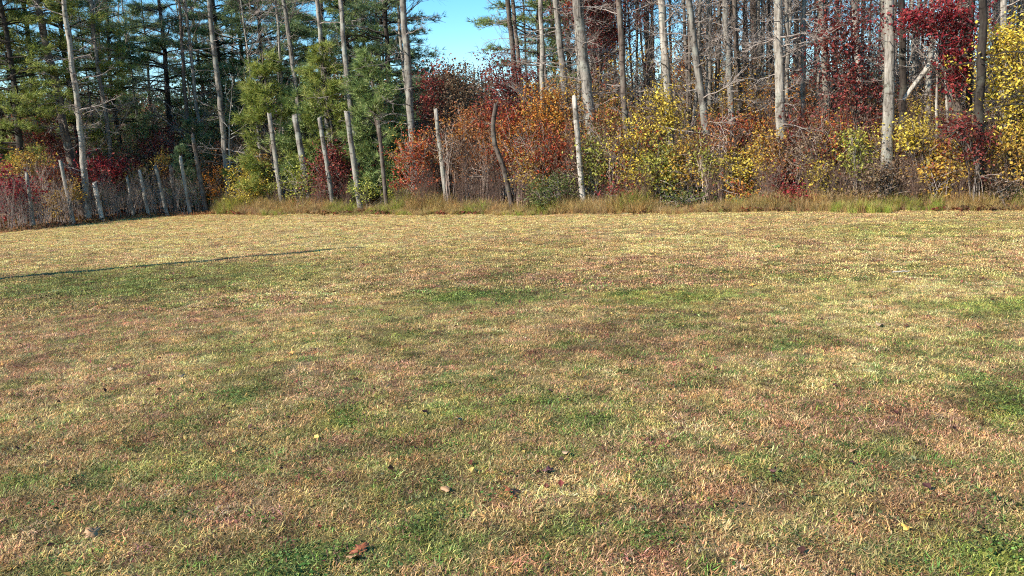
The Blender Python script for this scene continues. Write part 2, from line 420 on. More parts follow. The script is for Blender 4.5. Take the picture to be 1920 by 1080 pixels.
def dead_branch(seed, ntw=7, thick=0.014):
    """a bare branch along +X, one metre long, with finer twigs"""
    rng = np.random.default_rng(seed); mb = MB()
    n = 8; s = np.linspace(0, 1, n)
    sag = rng.uniform(-0.25, 0.12)
    P = np.stack([s, 0.05 * np.sin(s * 5 + seed), sag * s ** 2], 1) + wobble(rng, n, 0.018)
    mb.tube(P, thick * (1 - 0.8 * s), 4)
    for _ in range(ntw):
        t = rng.uniform(0.25, 0.95); p0 = np.array([np.interp(t, s, P[:, q]) for q in range(3)])
        l = rng.uniform(0.12, 0.42) * (1.1 - 0.5 * t)
        dr = np.array([rng.uniform(0.3, 1), rng.uniform(-1, 1), rng.uniform(-0.6, 0.6)]); dr /= np.linalg.norm(dr)
        q = np.linspace(0, 1, 4)
        Q = p0 + np.outer(q * l, dr) + wobble(rng, 4, 0.012)
        mb.tube(Q, thick * 0.45 * (1 - 0.75 * q), 3)
        for _ in range(2):
            tt = rng.uniform(0.3, 0.9); p1 = p0 + dr * l * tt
            d2 = dr + rng.standard_normal(3) * 0.6; d2 /= np.linalg.norm(d2)
            mb.tube(np.array([p1, p1 + d2 * l * 0.28, p1 + d2 * l * 0.5]), thick * np.array([.28, .2, .1]), 3)
    return mb.mesh('branch')
DEAD = [dead_branch(100 + k, 5 + k) for k in range(7)]

def add_branches(root, rng, P, R, count, lo, hi, lmin, lmax, mat, up=(-0.2, 0.35)):
    for _ in range(count):
        h = rng.uniform(lo, hi)
        j = int(np.clip(np.searchsorted(P[:, 2], h), 1, len(P) - 1))
        az = rng.uniform(0, 2 * math.pi); l = rng.uniform(lmin, lmax)
        o = obj('branch', DEAD[rng.integers(len(DEAD))], mat, root, tuple(P[j]), (rng.uniform(-1, 1), -rng.uniform(*up), az), (l, l, l))
        o.scale = (l, l, l)

def snag(label, bx, by, tx, ty, w, off, mat='pale', seed=0, path=None, name='wooden_pole', group='weathered bare poles along the wood edge', stubs=2):
    rng = np.random.default_rng(900 + seed)
    D = edge_D(bx) + off
    if path is None:
        base, d, top = base_and_dir(bx, by, tx, ty, D)
        H = (top - base).length; pts = None
    else:
        pp = [at(x, y, D) for x, y in path]
        base = pp[0] + (pp[0] - pp[1]).normalized() * max(0, (pp[0].z - 0.0)); base.z = gz(base)
        pts = [(0, 0, -0.05)] + [tuple(q - base) for q in pp]; H = (pp[-1] - base).length; d = Vector((0, 0, 1))
    r = (0.40 if bx < 370 else 0.46) * w / FPX * D
    t = tag(empty(name, base), label, 'pole', group)
    me, P, R = trunk_mesh('trunk', rng, d, H, r * 1.0, r * 0.84, 0.004, 10, 1.08, True, pts, 0.05)
    n = len(P)
    # splintered top: a jagged last ring
    co = np.zeros(len(me.vertices) * 3, np.float32); me.vertices.foreach_get('co', co); co = co.reshape(-1, 3)
    k = (n - 1) * 10
    co[k:k + 10, 2] += rng.uniform(-0.10, 0.09, 10)
    me.vertices.foreach_set('co', co.ravel()); me.update()
    obj('trunk', me, BARK[mat], t)
    if stubs: add_branches(t, rng, P, R, stubs, 0.4 * H, 0.95 * H, 0.18, 0.5, BARK['twig'])
    return t

SN = [
    ('stubby grey pole beside the crimson bush at the wood corner', 63, 420, 50, 325, 9, 0.6, 'pale'),
    ('thin forked-looking pole just before the tall grey trunk in the bare brush', 136, 408, 113, 302, 9, 0.5, 'pale'),
    ('short pale pole with a clear foot on the leafy bank, below the crimson shrub', 192, 413, 177, 342, 11, 0.25, 'white'),
    ('faint slim pole half hidden in the grey bare brush', 251, 405, 238, 332, 7, 0.8, 'pale'),
    ('narrow pole in the bare brush, next before the tallest brush pole', 279, 403, 262, 321, 9, 0.45, 'pale'),
    ('leaning pale pole standing at the lawn edge amid bare brush', 314, 404, 292, 311, 9, 0.3, 'pale'),
    ('dim brown pole set back in the brush behind the leaning pale one', 331, 405, 320, 310, 9, 0.9, 'brown'),
    ('pale slim pole paired with a dark stem at the end of the brush', 357, 402, 338, 294, 9, 0.4, 'pale'),
    ('tall brown pole between the bare brush and the small orange bush', 386, 396, 361, 253, 10, 0.7, 'brown'),
    ('mottled pole behind the yellow bush, before the bright young pine', 527, 365, 505, 214, 10, 1.2, 'pale'),
    ('thick lichen-grey pole between the yellow bush and the maroon shrub', 574, 335, 553, 216, 14, 1.6, 'grey'),
    ('slim grey pole rising in front of the maroon shrub', 620, 357, 599, 221, 10, 1.3, 'grey'),
    ('tallest square-topped pole standing before the green pines', 672, 365, 650, 209, 13, 1.1, 'pale'),
    ('narrow brown pole between the green pines and the red shrub', 724, 370, 709, 227, 9, 1.0, 'brown'),
    ('pale pole at the edge of the russet thicket below the blue sky gap', 834, 352, 817, 206, 10, 1.3, 'pale'),
]
for k, (lab, bx, by, tx, ty, w, off, mat) in enumerate(SN):
    snag(lab, bx, by, tx, ty, w, off, mat, k)
snag('crooked bent pole with an S curve in the russet thicket', 955, 365, 927, 195, 11, 1.0, 'brown', 31,
     path=[(957, 370), (945, 315), (928, 270), (924, 235), (929, 196)])
snag('bleached barkless pole, palest of all, before the big grey tree', 1091, 352, 1077, 181, 12, 1.1, 'white', 32)

def tall_tree(label, bx, by, tx, ty, w, off, mat, seed, H=13.5, nb=8, lo=1.5, hi=9, blen=(0.6, 1.8), up=(-0.2, 0.35), group=None, wob=0.0065, crown=True, cat='tree', name='bare_tree'):
    rng = np.random.default_rng(2000 + seed)
    D = edge_D(bx) + off
    base, d, top = base_and_dir(bx, by, tx, ty, D)
    r = w / 2 / FPX * D
    t = tag(empty(name, base), label, cat, group)
    me, P, R = trunk_mesh('trunk', rng, d, H, r * 1.02, r * 0.45, wob, 11, 1.12)
    obj('trunk', me, BARK[mat], t)
    add_branches(t, rng, P, R, nb, lo, hi, *blen, BARK['twig' if mat != 'dark' else 'dark'], up)
    if crown:
        mbc = MB()
        for _ in range(14):
            h = rng.uniform(0.62 * H, 0.99 * H); p0 = np.array([np.interp(h, P[:, 2], P[:, q]) for q in range(3)])
            az = rng.uniform(0, 6.28); l = rng.uniform(1.0, 2.6)
            dr = np.array([math.cos(az), math.sin(az), rng.uniform(0.5, 1.2)]); dr /= np.linalg.norm(dr)
            q = np.linspace(0, 1, 6); B = p0 + np.outer(q * l, dr) + wobble(rng, 6, 0.06)
            mbc.tube(B, 0.035 * (1 - 0.8 * q), 4)
            for _ in range(6):
                s0 = rng.uniform(.3, 1); pp = p0 + dr * l * s0; d2 = dr + rng.standard_normal(3) * .6; d2 /= np.linalg.norm(d2)
                mbc.tube(np.array([pp, pp + d2 * .4, pp + d2 * .75 + rng.standard_normal(3) * .08]), [0.012, 0.008, 0.003], 3)
        obj('crown', mbc.mesh('crown'), BARK['twig'], t)
    return t

TT = [ # label, base px, top px, width, offset, bark, branches
    ('tall slender grey trunk rising from the bare brush, long dead twigs', 162, 390, 115, 0, 12, 1.2, 'pale', 16),
    ('tall thin trunk beside the pale forked sapling, before dark pines', 428, 335, 394, 0, 12, 1.8, 'grey', 10),
    ('tall pole trunk rising behind the mottled pole and bright young pine', 566, 270, 528, 0, 11, 3.2, 'grey', 6),
    ('tall straight trunk above the slim grey pole, partly behind pine boughs', 618, 260, 597, 0, 11, 3.5, 'grey', 6),
    ('tall trunk in line with the tallest square-topped pole', 662, 240, 638, 0, 11, 3.0, 'grey', 6),
    ('tall grey trunk at the rim of the blue sky gap, drooping dead limbs', 771, 245, 755, 0, 16, 2.8, 'grey', 10),
    ('twin-stem trunk by the sky gap, the nearer stem', 962, 130, 948, 0, 12, 5.5, 'brown', 10),
    ('twin-stem trunk by the sky gap, the slimmer stem behind', 972, 130, 961, 0, 9, 6.0, 'brown', 8),
    ('grey trunk between the twin stems and the big pale grey tree', 1064, 240, 1040, 0, 15, 3.6, 'grey', 10),
    ('big smooth grey tree with dark crooked limbs behind the bleached pole', 1112, 255, 1083, 0, 24, 2.6, 'grey', 14),
    ('straight brownish trunk above the bright yellow bush', 1175, 245, 1160, 0, 14, 2.4, 'brown', 9),
    ('stout pale trunk above the tall yellow sapling', 1252, 190, 1241, 0, 17, 3.4, 'pale', 9),
    ('bent grey trunk reaching low into the yellow shrubs', 1328, 285, 1293, 0, 15, 2.2, 'grey', 9),
    ('pale speckled trunk with orange leaves glowing behind it', 1331, 185, 1330, 0, 14, 4.0, 'pale', 8),
    ('slightly leaning grey trunk, first of a close pair', 1376, 255, 1362, 0, 13, 2.6, 'grey', 8),
    ('rougher darker trunk, second of the close pair', 1392, 265, 1379, 0, 11, 3.2, 'brown', 10),
    ('grey trunk set back between the close pair and the stout beech', 1419, 140, 1411, 0, 17, 6.5, 'brown', 8),
    ('stout light grey trunk with black branch scars, thickest in the middle wood', 1461, 240, 1457, 0, 20, 2.0, 'pale', 12),
    ('narrow light trunk between the stout scarred one and the crimson maple', 1506, 250, 1509, 0, 11, 2.8, 'pale', 9),
    ('grey trunk half veiled by crimson maple leaves, on its shaded side', 1553, 230, 1544, 0, 12, 4.2, 'pale', 6),
    ('pale patchy trunk showing through the top of the crimson maple', 1612, 250, 1605, 0, 19, 4.6, 'white', 5),
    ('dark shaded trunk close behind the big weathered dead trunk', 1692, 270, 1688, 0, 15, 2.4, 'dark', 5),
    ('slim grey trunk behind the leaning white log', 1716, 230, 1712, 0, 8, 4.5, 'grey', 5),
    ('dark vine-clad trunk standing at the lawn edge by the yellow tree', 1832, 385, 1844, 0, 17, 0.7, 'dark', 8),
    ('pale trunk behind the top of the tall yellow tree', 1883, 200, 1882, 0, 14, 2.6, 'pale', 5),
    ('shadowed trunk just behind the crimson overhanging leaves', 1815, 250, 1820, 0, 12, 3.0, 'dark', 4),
    ('dark stooped trunk in the pine stand beside the tall slender trunk', 133, 300, 88, 100, 17, 4.0, 'brown', 12),
    ('thin pale stem standing among the dark pines', 213, 330, 190, 130, 9, 4.0, 'grey', 10),
]
for k, (lab, bx, by, tx, ty, w, off, mat, nb) in enumerate(TT):
    tall_tree(lab, bx, by, tx, ty, w, off, mat, k, nb=int(nb * 2.6), group='tall bare trunks of the wood')

# the big weathered dead trunk, the leaning log and the two slim pale stems
t = tall_tree('big weathered dead trunk, silvery and barkless, with broken limb stubs', 1662, 292, 1667, 0, 23, 1.2, 'pale', 60, H=9.0, nb=9, lo=2.2, hi=5.0, blen=(0.3, 0.9), crown=False, cat='dead tree', name='dead_tree', wob=0.004)
D = edge_D(1740) + 1.65
a, b = at(1695, 186, D + .25), at(1772, 80, D)
t = tag(empty('leaning_log', a), 'pale broken log leaning diagonally under the crimson leaves', 'log')
rng = np.random.default_rng(61)
me, P, R = trunk_mesh('trunk', rng, (b - a).normalized(), (b - a).length, 0.05, 0.072, 0.008, 9, 1.0, rough=.08)
obj('trunk', me, BARK['birch'], t); add_branches(t, rng, P, R, 4, .2, 1.0, .2, .5, BARK['twig'])
for lab, bx, by, tx, ty, w, H, off in [('slim white stem, straight, below the leaning log', 1757, 232, 1758, 110, 7, 3.9, 1.6), ('thin pale stem holding up the top of the leaning log', 1778, 225, 1769, 86, 7, 4.0, 1.75)]:
    tall_tree(lab, bx, by, tx, ty, w, off, 'white', bx, H=H, nb=5, lo=1.5, hi=3.4, blen=(.3, .7), crown=False, name='pale_sapling', group='slim pale stems under the crimson leaves')

# off to the side: the tree whose long thin shadow crosses the lawn
tip = G(660, 459); mid = G(0, 522)
base = mid + (mid - tip).normalized() * 8.5; base.z = gz(base)
Lsh = (tip - base).length
t = tag(empty('bare_tree', base), 'slender bare tree outside the view whose long shadow crosses the lawn', 'tree')
rng = np.random.default_rng(62)
me, P, R = trunk_mesh('trunk', rng, Vector((0, 0, 1)), Lsh * math.tan(SUN_EL), 0.26, 0.10, 0.006)
obj('trunk', me, BARK['grey'], t); add_branches(t, rng, P, R, 10, 2.0, 6.5, .4, 1.0, BARK['twig'])

# ------------------------------------------------------------------ leafy shrubs and saplings, each shaped by its own clumps
def leafy(label, cat, name, bx, D, blobs, pal, leaf=0.075, dens=1.0, stems=5, seed=0, group=None, twig='twig', bare=0.0, thick=0.02):
    """blobs: photo ellipses (x, y, half width, half height) that the crown fills at depth D"""
    rng = np.random.default_rng(5000 + seed)
    base = at(bx, 380, D); base = Vector((base.x, D, 0)); base.z = gz(base)
    t = tag(empty(name, base), label, cat, group)
    B = np.array(base)
    mbw, mbl = MB(), MB()
    fork = None
    if cat == 'tree':
        cs = [np.array(at(q[0], q[1], D)) - B for q in blobs]
        low = min(cs, key=lambda q: q[2])
        fork = np.array([low[0] * .6, 0, max(.5, low[2] * .8)])
        q7 = np.linspace(0, 1, 7)[:, None]
        mbw.tube(np.array([0, 0, -.05]) * (1 - q7) + fork * q7 + wobble(rng, 7, .02), np.linspace(thick * 1.6, thick, 7), 6)
    for (cx, cy, hw, hh) in blobs:
        c = np.array(at(cx, cy, D)) - B
        rx, rz = 1.15 * hw / FPX * D, 1.12 * hh / FPX * D; ry = min(max(0.75 * rx, 0.35), 1.0)
        ns = max(2, int(round(stems)))
        vol = rx * rz
        ntw = int(np.clip(vol * 230 * dens, 34, 600))
        heads = []
        for k in range(ns):
            off = rng.standard_normal(3); off /= np.linalg.norm(off); off *= rng.uniform(0.2, 0.75)
            e = c + off * np.array([rx, ry, rz])
            s = np.linspace(0, 1, 7)[:, None]
            st = np.array([rng.uniform(-.18, .18), rng.uniform(-.15, .15), -0.03])
            if fork is not None: st = fork * rng.uniform(.75, 1)
            Pm = st * (1 - s) + e * s; Pm[:, :2] -= (np.sin(s[:, 0] * math.pi) * 0.12)[:, None] * (e - st)[None, :2]
            Pm += wobble(rng, 7, 0.03 * min(1, np.linalg.norm(e)) / 2)
            r0 = thick * rng.uniform(.6, 1.2)
            mbw.tube(Pm, np.linspace(r0, r0 * 0.25, 7), 4)
            heads.append((Pm, r0))
        pts = rng.standard_normal((ntw, 3)); pts /= np.linalg.norm(pts, axis=1)[:, None]
        pts *= (rng.random(ntw) ** 0.42)[:, None]
        pts[:, 0] *= rx; pts[:, 1] *= ry; pts[:, 2] *= rz
        pts *= (1 + 0.30 * rng.standard_normal((ntw, 1)))
        lump = rng.standard_normal((5, 3)) * np.array([rx, ry, rz]) * .65
        pts += lump[rng.integers(0, 5, ntw)] * rng.uniform(0, .7, (ntw, 1))
        pts += c
        pts = pts[pts[:, 2] > 0.08]
        LP = []
        for q in pts:
            Pm, r0 = heads[rng.integers(ns)]
            cand = Pm[rng.integers(3, 7)]
            dv = q - cand; l = np.linalg.norm(dv)
            p0 = cand + dv * max(0, 1 - 0.55 / max(l, .55))
            if rng.random() < 0.9:
                mbw.tube(np.array([p0, (p0 + q) / 2 + rng.standard_normal(3) * .03, q]), np.array([.008, .006, .003]), 3)
            if rng.random() > bare:
                nl = rng.integers(6, 20)
                LP.append(q + rng.standard_normal((nl, 3)) * np.array([.13, .13, .11]))
        if LP: leaf_quads(mbl, np.vstack(LP), leaf, rng)
    obj('stem', mbw.mesh('stem'), BARK[twig], t)
    if mbl.n: obj('crown', mbl.mesh('crown'), LEAF[pal], t)
    return t

# label, base px, metres behind the edge, blobs, palette, density
SH = [
    ('crimson bush low at the wood corner beside the stubby pole', 22, 1.6, [(20, 350, 40, 40)], 'crimson', 1.0),
    ('gold and green shrub above the crimson corner bush', 35, 3.0, [(28, 312, 42, 18), (50, 300, 18, 14)], 'gold', .9),
    ('dark russet thicket behind the corner under the pines', 80, 6.0, [(80, 270, 45, 38)], 'maroon', .9),
    ('scarlet shrub between the first two poles', 100, 2.2, [(98, 345, 26, 30)], 'red', .8),
    ('small golden bush low beside the thin forked-looking pole', 108, 1.5, [(108, 375, 20, 28), (140, 360, 14, 18)], 'gold', .9),
    ('bright crimson shrub above the short pale pole', 182, 2.6, [(180, 318, 32, 26), (200, 330, 20, 24)], 'crimson', 1.1),
    ('small crimson shrub above the faint slim pole', 240, 3.2, [(240, 308, 18, 16)], 'crimson', 1.1),
    ('golden fringe shrub under the small crimson one', 248, 2.8, [(246, 325, 26, 14), (305, 305, 14, 16)], 'gold', .7),
    ('dusky maroon shrub under dark pines above the bare brush', 292, 4.2, [(292, 280, 34, 28)], 'maroon', .9),
    ('small orange bush at the foot of the tall brown pole', 402, 1.4, [(401, 352, 20, 24)], 'orange', 1.2),
    ('brownish orange shrub above the small orange bush', 400, 2.8, [(392, 315, 24, 22)], 'rust', .7),
    ('round yellow bush, brightest one in front of the young pines', 470, 1.3, [(472, 352, 34, 28)], 'yellow', 1.3),
    ('amber shrub rising just behind the round yellow bush', 478, 2.4, [(485, 315, 36, 24)], 'gold', .9),
    ('pale yellow-green bush between two mottled poles', 562, 1.2, [(562, 345, 32, 34)], 'yellowgreen', .8),
    ('maroon shrub behind the slim grey pole under the pines', 628, 1.9, [(628, 335, 40, 42), (618, 295, 26, 18)], 'maroon', 1.0),
    ('small pale green bush beside the tallest square-topped pole', 692, 1.2, [(690, 360, 24, 20), (740, 362, 16, 14)], 'yellowgreen', .7),
    ('flame red shrub between the narrow brown pole and the pale pole', 780, 1.6, [(775, 335, 38, 30), (790, 280, 32, 34)], 'red', .7),
    ('rose red sapling top against the blue sky gap', 812, 4.5, [(812, 165, 20, 36), (808, 210, 22, 24)], 'maroon', .9),
    ('brown-green oak sapling at the foot of the sky gap', 862, 5.0, [(862, 150, 38, 28), (858, 210, 42, 40)], 'brown', .9),
    ('rust oak sapling in the russet thicket behind the pale pole', 880, 3.0, [(880, 240, 48, 40), (880, 310, 50, 40)], 'rust', .65),
    ('deep red oak sapling under the twin-stem trunk', 955, 4.2, [(955, 150, 36, 44), (940, 205, 40, 24)], 'maroon', 1.0),
    ('bright red-orange oak sapling behind the crooked pole', 960, 2.4, [(955, 230, 42, 32), (975, 290, 46, 40)], 'red', .6),
    ('orange and gold sapling between crooked and bleached poles', 1020, 2.8, [(1015, 235, 42, 46), (1035, 200, 26, 34)], 'orange', .6),
    ('gold-leaved thicket low between crooked and bleached poles', 1000, 1.7, [(1000, 320, 30, 38)], 'gold', .85),
    ('rust-red shrub just behind the foot of the bleached pole', 1052, 1.9, [(1050, 295, 40, 40)], 'red', .85),
    ('green low bush in front of the bleached pole', 1045, 0.75, [(1048, 352, 36, 28), (1010, 365, 26, 20)], 'olive', .9),
    ('lime yellow bush hugging the bleached pole', 1112, 1.5, [(1112, 288, 28, 36), (1120, 330, 26, 34)], 'yellowgreen', 1.0),
    ('russet shrub behind the lime yellow bush', 1130, 2.5, [(1125, 235, 40, 40)], 'rust', .8),
    ('golden sapling crown between two grey trunks', 1142, 4.0, [(1143, 208, 30, 26)], 'yellow', .8),
    ('bright yellow bush, tallest of the hedge, under the brownish trunk', 1190, 1.5, [(1190, 280, 34, 42), (1190, 335, 36, 34)], 'yellow', 1.05),
    ('tall yellow sapling under the stout pale trunk', 1248, 2.6, [(1245, 200, 22, 34), (1252, 235, 24, 24)], 'yellow', 1.0),
    ('soft yellow-green bush next to the tallest hedge bush', 1242, 1.5, [(1240, 310, 36, 46)], 'yellowgreen', 1.0),
    ('amber bush in the middle of the yellow hedge', 1292, 1.6, [(1290, 325, 34, 42), (1300, 275, 26, 28)], 'gold', .9),
    ('small maroon bush at the lawn edge before the yellow hedge', 1172, 0.7, [(1172, 368, 24, 20)], 'maroon', 1.0),
    ('dark green ground bush at the lawn edge before the amber bush', 1275, 0.7, [(1275, 374, 42, 16)], 'olive', 1.1),
    ('purple-brown shrub under the bent grey trunk', 1350, 2.4, [(1345, 255, 30, 34)], 'maroon', .75),
    ('yellow bush below the close pair of trunks', 1380, 1.4, [(1385, 320, 40, 34)], 'yellow', 1.0),
    ('fiery orange little bush low in the yellow hedge', 1384, 0.95, [(1384, 356, 22, 20)], 'mixed', 1.1),
    ('scarlet brown shrub behind the close pair of trunks', 1420, 2.9, [(1415, 245, 40, 44)], 'red', .8),
    ('yellow and orange bush at the foot of the stout scarred trunk', 1432, 1.5, [(1432, 285, 30, 40), (1452, 310, 24, 36)], 'gold', 1.0),
    ('dark plum shrub beside the stout scarred trunk', 1488, 2.0, [(1488, 262, 26, 44)], 'maroon', .95),
    ('crimson low bush at the lawn edge under the dark gap', 1490, 0.75, [(1488, 371, 30, 16)], 'crimson', 1.2),
    ('dull red bramble above the crimson low bush', 1478, 1.3, [(1475, 340, 30, 28)], 'maroon', .8),
    ('yellow speckled bush past the dark gap, beneath the red shrub', 1545, 1.1, [(1540, 330, 30, 36)], 'yellow', .85),
    ('scarlet shrub above the yellow speckled bush', 1560, 1.7, [(1562, 285, 32, 28)], 'red', .95),
    ('narrow lime green column bush beside the russet bramble', 1603, 1.0, [(1602, 270, 14, 30), (1605, 320, 16, 30)], 'yellowgreen', 1.2),
    ('russet bramble in front of the big weathered dead trunk', 1655, 0.75, [(1650, 335, 44, 34), (1700, 345, 34, 28)], 'brown', .95),
    ('ruddy oak thicket below the crimson maple', 1530, 2.6, [(1530, 240, 40, 34), (1590, 240, 36, 30)], 'red', .7),
    ('tall crimson maple with a deep red crown before grey trunks', 1600, 2.4, [(1595, 90, 46, 70), (1610, 170, 46, 56), (1560, 60, 30, 40), (1620, 240, 34, 30)], 'maroon', .55),
    ('scarlet overhanging maple, brightest red leaves above the leaning log', 1800, 1.7, [(1710, 38, 44, 26), (1770, 40, 46, 30), (1810, 62, 36, 40), (1785, 110, 22, 34), (1792, 142, 14, 22)], 'crimson', .95),
    ('yellow bush under the leaning white log', 1740, 1.3, [(1735, 265, 42, 34), (1700, 250, 20, 24)], 'yellow', .8),
    ('orange-gold bush by the foot of the dark vine-clad trunk', 1785, 1.0, [(1782, 290, 34, 38)], 'mixed', .9),
    ('olive and yellow undergrowth bush below the orange-gold bush', 1760, 0.8, [(1760, 325, 40, 30)], 'gold', .85),
    ('plum red bush clinging to the dark vine-clad trunk', 1832, 0.55, [(1832, 280, 18, 30), (1800, 240, 18, 20)], 'maroon', 1.0),
    ('tall yellow tree filling the corner of the view', 1895, 1.2, [(1890, 90, 34, 60), (1880, 170, 44, 60), (1905, 240, 34, 40), (1935, 120, 40, 90)], 'yellow', .8),
    ('golden bush under the tall yellow tree', 1885, 0.9, [(1885, 285, 38, 40), (1935, 300, 40, 50)], 'gold', .95),
    ('brown bramble at the lawn edge past the dark vine-clad trunk', 1890, 0.5, [(1890, 345, 40, 24)], 'brown', .9),
    ('glowing orange tree far back between grey trunks', 1325, 9.0, [(1325, 75, 34, 80)], 'orange', .8),
    ('dark red oak crown high behind the big grey tree', 1130, 7.0, [(1125, 55, 44, 70), (1100, 10, 40, 30)], 'maroon', .8),
    ('small rust tree behind the stout pale trunk', 1285, 7.0, [(1285, 130, 24, 50)], 'rust', .8),
]
for k, (lab, bx, off, blobs, pal, dens) in enumerate(SH):
    tree = any(w in lab for w in ('sapling', 'maple', 'tree', 'oak')) and 'thicket' not in lab
    leafy(lab, 'tree' if tree else 'shrub', 'autumn_tree' if tree else 'autumn_shrub', bx, edge_D(bx) + off, blobs, pal,
          leaf=0.095 if pal in ('crimson', 'red', 'maroon') else 0.085, dens=dens, stems=3 if tree else 5, seed=k,
          group='autumn trees of the wood edge' if tree else 'autumn shrubs along the wood edge', thick=0.03 if tree else 0.014, twig='brown' if tree else 'twig')

LAND = [(60, 'the stubby corner pole'), (133, 'the dark stooped trunk'), (165, 'the tall slender trunk'), (213, 'the thin pale stem'), (280, 'the narrow brush pole'), (330, 'the dim brown pole'), (386, 'the tall brown pole'),
        (430, 'the pale forked sapling'), (475, 'the round yellow bush'), (527, 'the mottled pole'), (574, 'the thick lichen-grey pole'), (622, 'the slim grey pole'), (672, 'the tallest square-topped pole'), (724, 'the narrow brown pole'),
        (771, 'the trunk by the sky gap'), (834, 'the pale pole below the sky gap'), (890, 'the rust oak sapling'), (950, 'the crooked pole'), (970, 'the twin stems'), (1020, 'the orange and gold sapling'), (1064, 'the trunk beside the big grey tree'), (1110, 'the big smooth grey tree'),
        (1150, 'the golden sapling crown'), (1175, 'the straight brownish trunk'), (1215, 'the soft yellow-green bush'), (1250, 'the stout pale trunk'), (1290, 'the amber bush'), (1328, 'the bent grey trunk'), (1345, 'the pale speckled trunk'), (1376, 'the close pair of trunks'), (1419, 'the scarlet brown shrub'),
        (1461, 'the stout scarred trunk'), (1506, 'the narrow light trunk'), (1553, 'the veiled grey trunk'), (1590, 'the crimson maple'), (1625, 'the pale patchy trunk'), (1662, 'the big weathered dead trunk'), (1692, 'the dark shaded trunk'), (1720, 'the leaning white log'), (1757, 'the slim white stems'),
        (1800, 'the scarlet overhanging maple'), (1832, 'the dark vine-clad trunk'), (1870, 'the golden corner bush'), (1910, 'the tall yellow tree')]
def lm(px):
    return min(LAND, key=lambda q: abs(q[0] - px))[1]
def depth_word(off, cuts=(8, 14)):
    return 'just behind ' if off < cuts[0] else ('some way behind ' if off < cuts[1] else 'far behind ')

rngf = np.random.default_rng(33)
fx = np.linspace(770, 1910, 34)
for k, px in enumerate(fx):
    pal = ['rust', 'gold', 'mixed', 'yellow', 'brown', 'red', 'yellowgreen'][int(rngf.integers(7))] if px > 1060 else ['rust', 'red', 'orange', 'brown', 'mixed'][int(rngf.integers(5))]
    cy = float(rngf.uniform(255, 335)); off = float(rngf.uniform(1.2, 2.6))
    leafy('loose %s twiggy thicket %s %s' % ({'rust': 'rust', 'gold': 'golden', 'mixed': 'orange-yellow', 'yellow': 'yellow', 'brown': 'brown', 'red': 'red', 'yellowgreen': 'lime', 'orange': 'orange'}[pal], 'low by' if cy > 295 else 'leaning up behind', lm(px)), 'shrub', 'twiggy_shrub', float(px), edge_D(px) + off,
          [(float(px), cy, float(rngf.uniform(24, 40)), float(rngf.uniform(30, 48)))], pal, leaf=.075, dens=.75, stems=9, seed=300 + k, group='loose twiggy thickets of the wood edge', thick=.013, twig='brush', bare=.35)

# ------------------------------------------------------------------ pines
def needle_tufts(mb, P, D_, rng, n=7, length=0.20, width=0.018):
    """star tufts of needles at points P that point along D_"""
    T = len(P)
    if T == 0: return
    d = np.repeat(D_, n, 0) * 0.9 + rng.standard_normal((T * n, 3)) * 0.5; d[:, 2] += 0.22
    d /= np.linalg.norm(d, axis=1)[:, None]
    p = np.repeat(P, n, 0); l = length * (0.7 + 0.6 * rng.random(T * n))[:, None]
    s = np.cross(d, rng.standard_normal((T * n, 3))); s /= np.linalg.norm(s, axis=1)[:, None] + 1e-9
    V = np.stack([p + s * width / 2, p - s * width / 2, p + d * l], 1).reshape(-1, 3)
    F = (np.arange(T * n) * 3)[:, None] + np.arange(3)[None]
    mb.add(V, None, F, None, np.clip(np.repeat(rng.random(T), n) * 0.75 + rng.random(T * n) * 0.25, 0, 1))

